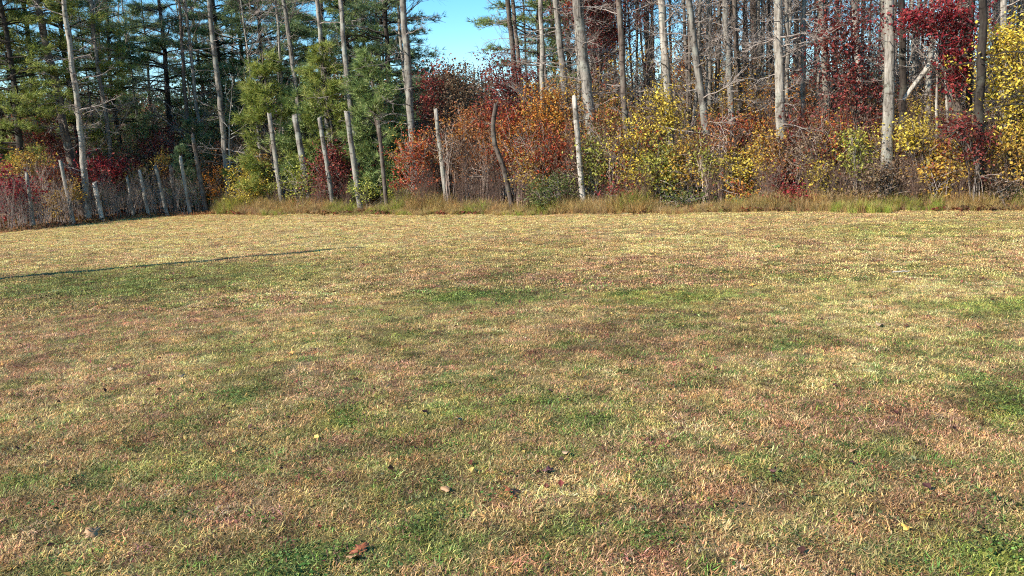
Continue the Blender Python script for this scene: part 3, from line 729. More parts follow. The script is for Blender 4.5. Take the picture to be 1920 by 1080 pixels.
def pine_parts(seed, H, z0, Lmax, young=False):
    rng = np.random.default_rng(seed); limb, need = MB(), MB()
    z = z0; step = 0.42 if young else 0.55
    while z < H * 0.98:
        f = (z - z0) / (H - z0)
        for _ in range(rng.integers(4, 6) if not young else rng.integers(4, 7)):
            az = rng.uniform(0, 6.283)
            prof = (1 - f) ** 0.8 if young else min(1, 0.55 + 1.2 * f) * (1 - f ** 3) ** 0.9
            l = Lmax * max(0.15, prof) * rng.uniform(0.55, 1.1)
            rise = (0.5 if young else 0.12) + 0.5 * f
            n = 7; s = np.linspace(0, 1, n)
            dirh = np.array([math.cos(az), math.sin(az)])
            P = np.zeros((n, 3)); P[:, :2] = np.outer(s * l, dirh)
            P[:, 2] = z + rng.uniform(-.2, .2) + l * (rise * s - (0.18 if not young else 0.1) * s ** 2)
            P += wobble(rng, n, 0.04 * l / 2)
            limb.tube(P, (0.012 + 0.011 * l) * (1 - 0.8 * s), 4)
            nb = int(5 + 6 * l)
            dead = (not young) and rng.random() < 0.22 * (1 - f)
            for _ in range(nb):
                t = rng.uniform(0.25 if not young else 0.15, 1.0)
                p0 = np.array([np.interp(t, s, P[:, q]) for q in range(3)])
                ang = az + rng.choice([-1, 1]) * rng.uniform(0.3, 1.1)
                bl = (0.22 + 0.28 * l * (1 - 0.55 * t)) * rng.uniform(0.6, 1.2)
                dr = np.array([math.cos(ang), math.sin(ang), rng.uniform(-.05, .35)]); dr /= np.linalg.norm(dr)
                p1 = p0 + dr * bl
                limb.tube(np.array([p0, (p0 + p1) / 2 + rng.standard_normal(3) * .02, p1]), np.array([.008, .006, .003]), 3)
                if dead: continue
                k = rng.integers(4, 8)
                tt = rng.uniform(0.3, 1.05, k)[:, None]
                tp = p0 + dr * bl * tt + rng.standard_normal((k, 3)) * 0.06
                needle_tufts(need, tp, np.repeat(dr[None], k, 0), rng, 7, 0.21 if not young else 0.19)
            if not dead:
                needle_tufts(need, P[-2:], np.repeat((P[-1] - P[-2])[None] / (np.linalg.norm(P[-1] - P[-2]) + 1e-9), 2, 0), rng, 10)
        z += step * rng.uniform(0.75, 1.25)
    tr = MB(); n = 26; s = np.linspace(0, 1, n)
    P = np.stack([0 * s, 0 * s, -0.1 + s * H], 1) + wobble(rng, n, 0.02)
    tr.tube(P, (0.15 if not young else 0.055) * (H / 13 if not young else H / 4.5) * (1 - 0.85 * s) + 0.01, 9, False, 0.03, rng)
    return tr.mesh('trunk', True), limb.mesh('branchwork'), need.mesh('crown')

TALL = [pine_parts(300 + k, 13.0, 2.4 + 0.5 * k, 2.7) for k in range(3)]
YOUNG = [pine_parts(320 + k, 4.6, 0.5, 1.35, True) for k in range(3)]

def pine(label, px, off, var, young, mat, rz, sc, group):
    D = edge_D(px) + off
    p = at(px, 330, D); p.z = 0; p.y = D; p.z = gz(p)
    t = tag(empty('pine_tree', p, rz, sc), label, 'pine tree', group)
    tr, lb, nd = (YOUNG if young else TALL)[var]
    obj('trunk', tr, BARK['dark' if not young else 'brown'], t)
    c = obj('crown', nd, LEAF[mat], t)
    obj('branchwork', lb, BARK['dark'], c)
    return t

PN = [  # label, px, offset, variant, young, needles, scale
    ('bushy bright green young pine behind the mottled pole', 512, 2.4, 0, True, 'pinebright', 1.4),
    ('young pine crowding the tall pole trunk, slightly darker', 575, 3.4, 1, True, 'pine', 1.25),
    ('broad young pine behind the slim grey pole', 622, 2.9, 2, True, 'pinebright', 1.32),
    ('blue-green young pine behind the narrow brown pole', 712, 3.0, 1, True, 'pine', 1.3),
    ('shaded young pine at the foot of the tall trunk by the sky gap', 752, 3.8, 0, True, 'pinedark', .95),
    ('young pine low behind the tallest square-topped pole', 660, 4.2, 0, True, 'pine', .95),
    ('small dark young pine beside the slim paired pole in the brush', 345, 1.5, 2, True, 'pinedark', .58),
    ('low young pine with spreading lit boughs above the crimson shrub', 205, 4.6, 2, True, 'pinebright', .82),
    ('young pine under the dark stand above the bare brush', 262, 5.0, 1, True, 'pine', .85),
    ('young pine in shade beside the pale forked sapling', 375, 4.0, 0, True, 'pinedark', .9),
    ('large pine with lit sweeping boughs at the corner of the view', 40, 4.5, 0, False, 'pinebright', 1.0),
    ('large pine leaning its lit boughs over the corner thicket', -50, 6.5, 1, False, 'pinebright', 1.0),
    ('tall pine behind the tall slender grey trunk', 150, 6.0, 2, False, 'pinebright', 1.0),
    ('dark pine at the rim of the blue sky gap, boughs jutting into the sky', 735, 7.0, 1, False, 'pinedark', 1.05),
]
for k, (lab, px, off, var, yg, mat, sc) in enumerate(PN):
    pine(lab, px, off, var, yg, mat, k * 1.7, sc, 'young pines of the wood edge' if yg else 'large pines of the stand')
rng = np.random.default_rng(7)
BK = [(-120, 12), (10, 9), (85, 9), (235, 8.5), (205, 14), (330, 8.5), (300, 16), (425, 9), (470, 12), (510, 8.5), (565, 12), (625, 10), (665, 9), (700, 12), (725, 16), (390, 17)]
for k, (px, off) in enumerate(BK):
    nm = 'the tall slender trunk' if px < 300 else ('the pale forked sapling' if px < 480 else 'the young bright pines')
    pine(('dark' if k % 4 else 'greener') + ' tall pine of the dense stand ' + depth_word(off, (9, 12)) + lm(px), px, off, k % 3, False, 'pinedark' if k % 4 else 'pine', k * 2.3, float(rng.uniform(.9, 1.15)), 'dark pines behind ' + nm)
for px, off, sc in [(1015, 9, 1.0), (1075, 12, .95)]:
    pine('pine with sparse high boughs behind ' + ('the orange and gold sapling' if px < 1050 else 'the trunk beside the big grey tree'), px, off, int(px) % 3, False, 'pine', px, sc, 'pines behind the twin-stem trunk')

# ------------------------------------------------------------------ bare brush, forked sapling, background trees
def grow(mb, rng, p, d, l, r, lev, maxlev, kids, spread, tips):
    n = 5 if lev < maxlev else 4
    s = np.linspace(0, 1, n)
    P = p + np.outer(s * l, d) + wobble(rng, n, 0.035 * l) + np.outer(s ** 2, [0, 0, 0.08 * l])
    mb.tube(P, r * (1 - 0.7 * s), 5 if lev == 0 else (4 if lev == 1 else 3))
    tips.append(P[-1])
    if lev == maxlev: return
    for k in range(kids[lev]):
        t = rng.uniform(0.3, 1.0)
        q = np.array([np.interp(t, s, P[:, j]) for j in range(3)])
        e = rng.standard_normal(3); e -= e.dot(d) * d; e /= np.linalg.norm(e) + 1e-9
        a = spread * rng.uniform(0.6, 1.3)
        nd = d * math.cos(a) + e * math.sin(a); nd[2] += 0.12; nd /= np.linalg.norm(nd)
        grow(mb, rng, q, nd, l * rng.uniform(0.38, 0.62), r * (0.5 - 0.1 * t), lev + 1, maxlev, kids, spread, tips)

def brush_mesh(seed):
    rng = np.random.default_rng(seed); mb = MB(); tips = []
    for _ in range(16):
        a = rng.uniform(0, 6.28); tl = rng.uniform(0.05, 0.42)
        d = np.array([math.cos(a) * tl, math.sin(a) * tl, 1.0]); d /= np.linalg.norm(d)
        grow(mb, rng, np.array([rng.uniform(-.35, .35), rng.uniform(-.35, .35), -.02]), d, rng.uniform(1.0, 1.9), 0.009, 0, 2, [7, 3], 0.45, tips)
    lf = MB(); tips = np.array(tips)
    leaf_quads(lf, tips[rng.random(len(tips)) < .35], 0.05, rng)
    return mb.mesh('stem'), lf.mesh('crown')
BRUSH = [brush_mesh(400 + k) for k in range(4)]
rng = np.random.default_rng(8)
BR = [(75, .9), (95, 1.9), (120, .7), (150, 1.6), (175, 1.3), (205, .8), (215, 1.8), (232, .7), (258, 1.4), (270, .7), (290, 1.6), (298, .8), (320, 1.1), (340, 1.9), (345, .7), (368, 1.1), (40, .8), (10, .9), (-25, .7), (60, 1.5)]
for k, (px, off) in enumerate(BR):
    D = edge_D(px) + off; p = at(px, 390, D); p.y = D; p.z = gz(Vector((p.x, D, 0)))
    near = 'the short pale pole' if px < 225 else 'the leaning pale pole'
    t = tag(empty('bare_shrub', p, float(rng.uniform(0, 6)), float(rng.uniform(.58, .84))), ['wide', 'ragged', 'thin', 'tangled'][k % 4] + ' grey-brown leafless brush ' + ('just before ' if off < 1 else 'close behind ') + lm(px), 'shrub', 'bare brush around ' + near)
    st, lf = BRUSH[k % 4]
    obj('stem', st, BARK['brush'], t); obj('crown', lf, LEAF['brown'], t)
BR2 = [(810, 1.0, .6), (862, .9, .62), (790, .8, .55), (900, 1.1, .66), (925, .8, .5), (985, .8, .55), (1140, .9, .55), (1210, .9, .55), (1340, 1.0, .6), (1440, .9, .6), (1515, 1.0, .7), (1575, .9, .6), (1630, .8, .55), (1700, .8, .6), (1725, .6, .5), (1800, .7, .55), (1860, .8, .6), (880, 2.2, 1.1), (930, 1.9, 1.0), (1000, 2.0, 1.0), (1075, 1.8, 1.1), (1150, 2.0, 1.15), (1225, 1.8, 1.0), (1265, 2.2, 1.2), (1310, 1.8, 1.0), (1355, 1.7, 1.15), (1405, 2.0, 1.1), (1470, 1.7, 1.1), (1530, 1.8, 1.2), (1585, 1.6, 1.0), (1640, 1.5, 1.05), (1715, 1.6, 1.1), (1770, 1.8, 1.15), (1815, 1.5, 1.1), (430, 1.2, .6), (520, 1.0, .5), (600, 1.0, .55), (655, .9, .5), (750, .9, .55)]
for k, (px, off, sc) in enumerate(BR2):
    D = edge_D(px) + off; p = at(px, 390, D); p.y = D; p.z = gz(Vector((p.x, D, 0)))
    near = 'under the young pines' if px < 780 else ('before the russet thicket' if px < 1000 else ('below the yellow hedge' if px < 1460 else 'below the crimson maple'))
    t = tag(empty('bare_shrub', p, float(rng.uniform(0, 6)), sc), ('low' if sc < .8 else 'tall') + ' reddish-brown bare brush near ' + lm(px), 'shrub', 'low brush ' + near)
    st, lf = BRUSH[(k + 1) % 4]
    obj('stem', st, BARK['redtwig'], t); obj('crown', lf, LEAF['brown'], t)

# the pale forked sapling
D = edge_D(428) + 1.6
base, d, top = base_and_dir(428, 360, 436, 150, D)
t = tag(empty('pale_sapling', base), 'pale forked leafless sapling with upswept white branches', 'tree')
rng = np.random.default_rng(44)
me, P, R = trunk_mesh('trunk', rng, d, (top - base).length, 0.05, 0.012, 0.02, 8)
obj('trunk', me, BARK['white'], t)
for (x0, y0, x1, y1, x2, y2) in [(434, 250, 465, 228, 480, 190), (433, 262, 450, 250, 472, 250), (434, 245, 420, 230, 412, 205), (432, 305, 470, 300, 500, 290), (435, 235, 455, 205, 470, 170), (436, 200, 425, 185, 421, 165)]:
    q = [at(x0, y0, D) - base, at(x1, y1, D + .15) - base, at(x2, y2, D + .3) - base]
    mbb = MB(); Q = np.array([np.array(v) for v in q]); s = np.linspace(0, 2, 7)
    PP = np.stack([np.interp(s, [0, 1, 2], Q[:, j]) for j in range(3)], 1) + wobble(rng, 7, .02)
    mbb.tube(PP, np.linspace(.02, .005, 7), 5)
    for _ in range(6):
        j = rng.integers(2, 7); e = rng.standard_normal(3) * .25; e[2] += .15
        mbb.tube(np.array([PP[j], PP[j] + e * .6, PP[j] + e]), [.006, .005, .002], 3)
    obj('branch', mbb.mesh('branch'), BARK['white'], t)

def bare_mesh(seed, leafy_=False):
    rng = np.random.default_rng(seed); mbt, mb, lf = MB(), MB(), MB()
    H = 12.5; n = 24; s = np.linspace(0, 1, n)
    P = np.stack([0 * s, 0 * s, -.1 + s * H], 1) + wobble(rng, n, 0.025)
    mbt.tube(P, 0.11 * (1 - 0.82 * s) + .008, 8, False, .03, rng)
    tips = []
    for _ in range(30):
        h = rng.uniform(1.5, 11.8); p0 = np.array([np.interp(h, P[:, 2], P[:, j]) for j in range(3)])
        a = rng.uniform(0, 6.28); d = np.array([math.cos(a), math.sin(a), rng.uniform(.1, 1.1)]); d /= np.linalg.norm(d)
        grow(mb, rng, p0, d, rng.uniform(.9, 2.3), 0.02, 1, 3, [0, 6, 4], 0.6, tips)
    if leafy_:
        tips = np.array(tips); tips = tips[rng.random(len(tips)) < .55]
        leaf_quads(lf, np.repeat(tips, 3, 0) + rng.standard_normal((len(tips) * 3, 3)) * .1, .085, rng)
    return mbt.mesh('trunk', True), mb.mesh('branchwork'), (lf.mesh('crown') if leafy_ else None)
BARE = [bare_mesh(500 + k, k >= 3) for k in range(5)]

rng = np.random.default_rng(9)
def zone(px):
    for lim, nm in ((480, 'the dark pine stand'), (800, 'the young pines'), (1010, 'the russet thicket'), (1240, 'the big grey tree'), (1440, 'the close pair of trunks'), (1640, 'the crimson maple'), (9999, 'the leaning log')):
        if px < lim: return nm
count = 0
for k in range(165):
    px = float(rng.choice([rng.uniform(985, 1990), rng.uniform(985, 1990), rng.uniform(985, 1990), rng.uniform(985, 1990), rng.uniform(-60, 780)]))
    off = float(rng.uniform(3.0, 22))
    if px < 1240 and px > 800 and off > 14: off *= .6
    D = edge_D(px) + off; p = at(px, 330, D); p.y = D; p.z = gz(Vector((p.x, D, 0)))
    v = int(rng.choice([0, 1, 2, 0, 1, 2, 3, 4])) if px > 900 else int(rng.integers(3))
    tr, br, lf = BARE[v]
    zn = zone(px)
    t = tag(empty('woodland_tree', p, float(rng.uniform(0, 6.28)), float(rng.uniform(.8, 1.15))),
            ['grey', 'brown', 'ashen', 'pale'][k % 4] + (' bare thin tree ' if lf is None else ' thin %s-leaved tree ' % ['rust', 'maroon', 'red', 'brown'][k % 4]) + depth_word(off) + lm(px).replace('the trunk beside the big grey tree', 'the big grey tree'), 'tree', ('bare trees behind ' if lf is None else 'rusty trees behind ') + zn)
    t.rotation_euler = (float(rng.normal(0, .025)), float(rng.normal(-.02, .03)), t.rotation_euler[2])
    thin = float(rng.uniform(.55, .95))
    o = obj('trunk', tr, BARK[['grey', 'brown', 'pale', 'pale'][k % 4]], t, scale=(thin, thin, 1))
    c = obj('branchwork', br, BARK['twig'], t)
    if lf is not None: obj('crown', lf, LEAF[['rust', 'maroon', 'red', 'brown'][k % 4]], t)

# understory saplings filling the wood at eye height
def sapling_mesh(seed):
    rng = np.random.default_rng(seed); mb, lf = MB(), MB(); tips = []
    for _ in range(5):
        a = rng.uniform(0, 6.28); tl = rng.uniform(.03, .3)
        d = np.array([math.cos(a) * tl, math.sin(a) * tl, 1.0]); d /= np.linalg.norm(d)
        grow(mb, rng, np.array([rng.uniform(-.2, .2), rng.uniform(-.2, .2), -.02]), d, rng.uniform(2.0, 3.4), .022, 0, 2, [9, 6], .7, tips)
    tips = np.array(tips); tips = tips[rng.random(len(tips)) < .8]
    leaf_quads(lf, np.repeat(tips, 11, 0) + rng.standard_normal((len(tips) * 11, 3)) * .16, .09, rng)
    return mb.mesh('stem'), lf.mesh('crown')
SAP = [sapling_mesh(600 + k) for k in range(4)]
for k in range(95):
    px = float(rng.choice([rng.uniform(790, 1990), rng.uniform(790, 1990), rng.uniform(-80, 790)]))
    off = float(rng.uniform(2.8, 15))
    D = edge_D(px) + off; p = at(px, 330, D); p.y = D; p.z = gz(Vector((p.x, D, 0)))
    pal = ['rust', 'brown', 'gold', 'rust', 'brown', 'orange', 'gold'][int(rng.integers(7))] if px > 790 else ['maroon', 'rust', 'olive', 'brown'][int(rng.integers(4))]
    zn = zone(px)
    cn = {'rust': 'rust', 'brown': 'brown', 'maroon': 'maroon', 'red': 'red', 'orange': 'orange', 'gold': 'golden', 'olive': 'olive green'}[pal]
    t = tag(empty('understory_shrub', p, float(rng.uniform(0, 6.28)), float(rng.uniform(.6, 1.0)) * (0.8 if px < 790 else 1)), cn + ' understory shrub ' + depth_word(off, (6, 10)) + lm(px), 'shrub', cn + ' understory behind ' + zn)
    st, lf = SAP[k % 4]
    obj('stem', st, BARK['twig'], t); obj('crown', lf, LEAF[pal], t)

# ------------------------------------------------------------------ scattered ground cover (grass blades, dry weeds, fallen leaf bits)
def scatter(name, pts, rotz, tilt, scl, idx, tints, protos, label):
    me = bpy.data.meshes.new(name); n = len(pts)
    me.vertices.add(n); me.vertices.foreach_set('co', np.asarray(pts, np.float32).ravel())
    def A(nm, ty, vals, key): a = me.attributes.new(nm, ty, 'POINT'); a.data.foreach_set(key, np.asarray(vals).ravel())
    A('rot', 'FLOAT_VECTOR', np.stack([tilt[:, 0], tilt[:, 1], rotz], 1).astype(np.float32), 'vector')
    A('scl', 'FLOAT_VECTOR', np.asarray(scl, np.float32), 'vector')
    A('idx', 'INT', np.asarray(idx, np.int32), 'value')
    A('tint', 'FLOAT_COLOR', np.hstack([tints, np.ones((n, 1))]).astype(np.float32), 'color')
    o = bpy.data.objects.new(name, me); C.objects.link(o)
    ng = bpy.data.node_groups.new(name + '_scatter', 'GeometryNodeTree')
    ng.interface.new_socket('Geometry', in_out='INPUT', socket_type='NodeSocketGeometry')
    ng.interface.new_socket('Geometry', in_out='OUTPUT', socket_type='NodeSocketGeometry')
    gi, go = ng.nodes.new('NodeGroupInput'), ng.nodes.new('NodeGroupOutput')
    m2p = ng.nodes.new('GeometryNodeMeshToPoints'); ng.links.new(gi.outputs[0], m2p.inputs[0])
    iop = ng.nodes.new('GeometryNodeInstanceOnPoints'); iop.inputs['Pick Instance'].default_value = True
    ng.links.new(m2p.outputs[0], iop.inputs['Points'])
    jn = ng.nodes.new('GeometryNodeJoinGeometry')
    for p_ in protos:
        oi = ng.nodes.new('GeometryNodeObjectInfo'); oi.inputs['Object'].default_value = p_; oi.inputs['As Instance'].default_value = True
        ng.links.new(oi.outputs['Geometry'], jn.inputs[0])
    ng.links.new(jn.outputs[0], iop.inputs['Instance'])
    for nm, ty, sock in (('rot', 'FLOAT_VECTOR', 'Rotation'), ('scl', 'FLOAT_VECTOR', 'Scale'), ('idx', 'INT', 'Instance Index')):
        na = ng.nodes.new('GeometryNodeInputNamedAttribute'); na.data_type = ty; na.inputs['Name'].default_value = nm
        ng.links.new([s for s in na.outputs if s.enabled][0], iop.inputs[sock])
    ng.links.new(iop.outputs[0], go.inputs[0])
    md = o.modifiers.new('scatter', 'NODES'); md.node_group = ng
    tag(o, label, name.replace('_', ' '), kind='stuff')
    return o

def blade_mat(name, var=0.5, trans=0.38, green=None):
    m, N, L = new_mat(name)
    t = N.new('ShaderNodeAttribute'); t.attribute_type = 'INSTANCER'; t.attribute_name = 'tint'
    a = N.new('ShaderNodeAttribute'); a.attribute_name = 'rnd'
    # every blade differs: some bleached straw, some darker
    r = ramp(N, [(.20, .15, .13), (.62, .66, .5), (1.0, 1.0, 1.0), (1.2, 1.16, 1.08), (1.6, 1.48, 1.3)])
    L.new(a.outputs['Fac'], r.inputs[0])
    mx = N.new('ShaderNodeMixRGB'); mx.blend_type = 'MULTIPLY'; mx.inputs[0].default_value = 1.0
    L.new(t.outputs['Color'], mx.inputs[1]); L.new(r.outputs[0], mx.inputs[2])
    p = N.new('ShaderNodeBsdfPrincipled'); p.inputs['Roughness'].default_value = 0.6; p.inputs['Specular IOR Level'].default_value = 0.2
    L.new(mx.outputs[0], p.inputs['Base Color'])
    tr = N.new('ShaderNodeBsdfTranslucent'); L.new(mx.outputs[0], tr.inputs['Color'])
    ms = N.new('ShaderNodeMixShader'); ms.inputs[0].default_value = trans; L.new(p.outputs[0], ms.inputs[1]); L.new(tr.outputs[0], ms.inputs[2])
    o = N.new('ShaderNodeOutputMaterial'); L.new(ms.outputs[0], o.inputs['Surface'])
    return m
BLADE = blade_mat('grass_blade')

def clump(seed, n, rad, hmin, hmax, wid, lean):
    rng = np.random.default_rng(seed); mb = MB()
    a = rng.uniform(0, 6.283, n); r = rad * np.sqrt(rng.random(n))
    P = np.stack([r * np.cos(a), r * np.sin(a), np.full(n, -0.004)], 1)
    h = rng.uniform(hmin, hmax, n)[:, None]
    az = rng.uniform(0, 6.283, n); ln = np.minimum(lean * rng.uniform(.2, 1.25, n), 1.45)
    d = np.stack([np.cos(az) * np.sin(ln), np.sin(az) * np.sin(ln), np.cos(ln)], 1)
    side = np.stack([-np.sin(az + rng.normal(0, .6, n)), np.cos(az), 0 * az], 1); side /= np.linalg.norm(side, axis=1)[:, None]
    w = (wid * rng.uniform(.6, 1.3, n))[:, None]
    ln2 = np.minimum(ln + rng.uniform(.2, .9, n), 1.75)
    d2 = np.stack([np.cos(az) * np.sin(ln2), np.sin(az) * np.sin(ln2), np.cos(ln2)], 1)
    m1 = P + d * h * .55; tp = m1 + d2 * h * .5
    tp[:, 2] = np.maximum(tp[:, 2], .006)
    V = np.stack([P - side * w / 2, P + side * w / 2, m1 + side * w * .45, m1 - side * w * .45, tp], 1).reshape(-1, 3)
    b = (np.arange(n) * 5)[:, None]
    rv = rng.random(n)
    mb.add(V, b + np.array([[0, 1, 2, 3]]), b + np.array([[3, 2, 4]]), rv, rv)
    return mb

def proto(name, mb, mat):
    me = mb.mesh(name); me.materials.append(mat)
    return bpy.data.objects.new(name, me)

def rosette(seed, n=26, rad=.09):
    rng = np.random.default_rng(seed); mb = MB()
    a = rng.uniform(0, 6.283, n); r = rad * np.sqrt(rng.random(n))
    P = np.stack([r * np.cos(a), r * np.sin(a), rng.uniform(.012, .05, n)], 1)
    leaf_quads(mb, P, .016, rng, up=.9, aspect=.75)
    return mb

rng = np.random.default_rng(10)
NEAR = [proto('grass_clump', clump(700 + k, 62, .085, .014, .042, .0036, 1.45), BLADE) for k in range(6)]
FAR = [proto('grass_clump', clump(710 + k, 60, .13, .014, .040, .0080, 1.45), BLADE) for k in range(5)]
ROS = [proto('clover', rosette(720 + k), BLADE) for k in range(4)]
TUFT = [proto('tuft', clump(730 + k, 44, .07, .03, .065, .004, 1.1), BLADE) for k in range(3)]

def field_points(y0, y1, per_m2):
    P = []
    hw = lambda y: 0.70 * y + 1.6
    n = int((hw(y1) * 2) * (y1 - y0) * per_m2)
    y = rng.uniform(y0, y1, n); x = rng.uniform(-hw(y1), hw(y1), n)
    k = (np.abs(x) < hw(y)) & (y < edge_y(x) + 0.25)
    return x[k], y[k]

def hv_jitter(t, rng, amt=.12):
    n = len(t)
    v = 1 + amt * 1.4 * rng.standard_normal((n, 1)); h = 1 + amt * .5 * rng.standard_normal((n, 3))
    return np.clip(t * v * h, 0.01, .9)

def do_grass(name, zones, protos, label, keep=None, smin=.75, smax=1.25, tintf=lawn_tint):
    X, Y = [], []
    for z in zones:
        x, y = field_points(*z); X.append(x); Y.append(y)
    x, y = np.concatenate(X), np.concatenate(Y)
    if keep is not None:
        k = keep(x, y); x, y = x[k], y[k]
    n = len(x); t = tintf(x, y)
    if name == 'grass':
        u = rng.random(n); nr = 1 - sstep(5, 14, y)
        gsel = u < (.04 + .12 * nr) * (.3 + 1.3 * vnoise(x, y, 19, 1.7)); msel = (u > .94) & (y < 19)
        t[gsel] = np.array(srgb(108, 126, 66)) * 1.2; t[msel] = np.array(srgb(146, 106, 90))
    t = hv_jitter(t, rng, .24)
    s = rng.uniform(smin, smax, n)
    scatter(name, np.stack([x, y, ground_z(x, y)], 1), rng.uniform(0, 6.283, n), rng.normal(0, .08, (n, 2)), np.stack([s, s, s * rng.uniform(.5, 1.05, n)], 1), rng.integers(0, len(protos), n), t, protos, label)
    return n

n1 = do_grass('grass', [(2.4, 5.5, 620), (5.5, 9.5, 420)], NEAR, 'short dry and green grass blades of the nearer lawn')
n2 = do_grass('grass', [(9.5, 16, 190), (16, 33, 95)], FAR, 'straw-coloured grass blades of the farther lawn', smin=.8, smax=1.3)
def greeny(x, y):
    t = lawn_tint(x, y); return rng.random(len(x)) < sstep(.84, 1.12, t[:, 1] / t[:, 0]) * (.25 + .8 * fbm(x, y, 90, 1.2, 3)) + .05 * (y < 6)
n3 = do_grass('clover', [(2.4, 11, 130)], ROS, 'small broad green weed leaves among the grass', keep=greeny, tintf=lambda x, y: np.repeat(np.array([srgb(104, 122, 66)]), len(x), 0))
n4 = do_grass('grass', [(2.4, 14, 26)], TUFT, 'taller tufts of fresh and bleached grass', keep=lambda x, y: fbm(x, y, 95, .9, 3) > .52, smin=.6, smax=1.0)

# dark dead leaf scraps and yellowish bits lying in the lawn
def scrap(seed):
    rng = np.random.default_rng(seed); mb = MB()
    leaf_quads(mb, np.array([[0, 0, .03]]), .05, rng, up=1.4, aspect=.7, rnd=np.array([.5])); return mb
SCR = [proto('leaf_scrap', scrap(740 + k), BLADE) for k in range(6)]
def scraptint(x, y):
    n = len(x); pal = np.array([srgb(92, 58, 52), srgb(112, 70, 56), srgb(74, 48, 46), srgb(196, 160, 96), srgb(120, 60, 56), srgb(206, 184, 130), srgb(150, 104, 66)])
    return pal[rng.choice(7, n, p=[.2, .2, .17, .14, .09, .08, .12])]
n5 = do_grass('leaf_litter', [(2.4, 8, 26), (8, 32, 40)], SCR, 'scraps of brown and yellow fallen leaves in the lawn', keep=lambda x, y: rng.random(len(x)) < np.where(y < 8, .35, .16) + .5 * (fbm(x, y, 97, .5, 2) - .4) + .7 * np.exp(-(edge_y(x) - y) / 1.2), smin=.4, smax=1.1, tintf=scraptint)

# tall dry weeds along the wood edge
WEED = [proto('dry_weed', clump(750 + k, 60, .18, .3, .8, .009, .38), BLADE) for k in range(5)]
n = 8500
px_x = rng.uniform(-27, 27, n); bk = np.abs(rng.normal(0, .9, n)) - .75 * sstep(.45, .8, vnoise(px_x, 0 * px_x, 18, .9)) + .02
x = px_x; y = edge_y(x) + bk
w = vnoise(x, y, 15, .6)
leftz = x < G(380, 405).x
t = np.repeat(np.array([srgb(164, 140, 92)]), n, 0)
sel = rng.random(n); g = vnoise(x, y, 16, .8)
t[(sel < .4)] = srgb(152, 130, 94); t[(g > .62) & (sel > .45)] = srgb(140, 146, 70); t[(g < .3) & (sel > .6)] = srgb(160, 134, 100)
t[leftz] = srgb(186, 138, 100); t[leftz & (sel < .4)] = srgb(150, 112, 86)
s = rng.uniform(.5, 1.05, n) * (.35 + 1.15 * w ** 1.3) * np.where(leftz, .4, 1) * (0.45 + 0.6 * sstep(0, .7, bk))
scatter('dry_weeds', np.stack([x, y, ground_z(x, y)], 1), rng.uniform(0, 6.28, n), rng.normal(0, .12, (n, 2)), np.stack([s, s, s], 1), rng.integers(0, 5, n), hv_jitter(t * 1.35, rng, .15), WEED, 'tall dry weeds and straw along the wood edge')

# leaf litter and low growth on the wood floor
def litter(seed):
    rng = np.random.default_rng(seed); mb = MB()
    P = np.stack([rng.uniform(-.4, .4, 60), rng.uniform(-.4, .4, 60), rng.uniform(.01, .1, 60)], 1)
    leaf_quads(mb, P, .085, rng, up=.8); return mb
LIT = [proto('litter', litter(760 + k), BLADE) for k in range(4)]
n = 3600
x = rng.uniform(-30, 30, n); y = edge_y(x) + rng.uniform(.1, 12, n)
pal = np.array([srgb(124, 84, 60), srgb(142, 102, 70), srgb(104, 74, 58), srgb(152, 118, 80), srgb(134, 76, 58)])
s = rng.uniform(.8, 1.3, n)
scatter('leaf_litter', np.stack([x, y, np.maximum(ground_z(x, y), -.1)], 1), rng.uniform(0, 6.28, n), rng.normal(0, .06, (n, 2)), np.stack([s, s, s], 1), rng.integers(0, 4, n), hv_jitter(pal[rng.integers(0, 5, n)] * .8, rng), LIT, 'fallen leaves covering the floor of the wood')

# the far wood behind everything, which reads as one mass
def far_tree(seed):
    rng = np.random.default_rng(seed); mb = MB(); tips = []
    n = 8; q = np.linspace(0, 1, n)
    mb.tube(np.stack([0 * q, 0 * q, q * 7], 1) + wobble(rng, n, .05), .09 * (1 - .8 * q) + .01, 5, rv=.3)
    for _ in range(16):
        a = rng.uniform(0, 6.28); d = np.array([math.cos(a), math.sin(a), rng.uniform(.2, 1.0)]); d /= np.linalg.norm(d)
        grow(mb, rng, np.array([0, 0, rng.uniform(.4, 6.5)]), d, rng.uniform(.8, 1.8), .02, 1, 2, [0, 6], .7, tips)
    tips = np.array(tips)
    leaf_quads(mb, np.repeat(tips, 12, 0) + rng.standard_normal((len(tips) * 12, 3)) * .25, .17, rng)
    return mb
FT = [proto('far_tree', far_tree(770 + k), BLADE) for k in range(4)]
n = 1000
x = rng.uniform(-75, 75, n); y = rng.uniform(52, 85, n)
x[:260] = rng.uniform(-50, 0, 260); y[:260] = rng.uniform(46, 58, 260)
pal = np.array([srgb(92, 66, 52), srgb(110, 84, 66), srgb(62, 76, 48), srgb(120, 72, 46), srgb(84, 78, 66)])
s = rng.uniform(.7, 1.15, n) * np.where(x > 4, 1.0, .95)
scatter('far_woods', np.stack([x, y, np.full(n, -.15)], 1), rng.uniform(0, 6.28, n), rng.normal(0, .03, (n, 2)), np.stack([s, s, s], 1), rng.integers(0, 4, n), hv_jitter(pal[rng.integers(0, 5, n)] * 2.2, rng), FT, 'far dull wood seen as one mass between the trunks')

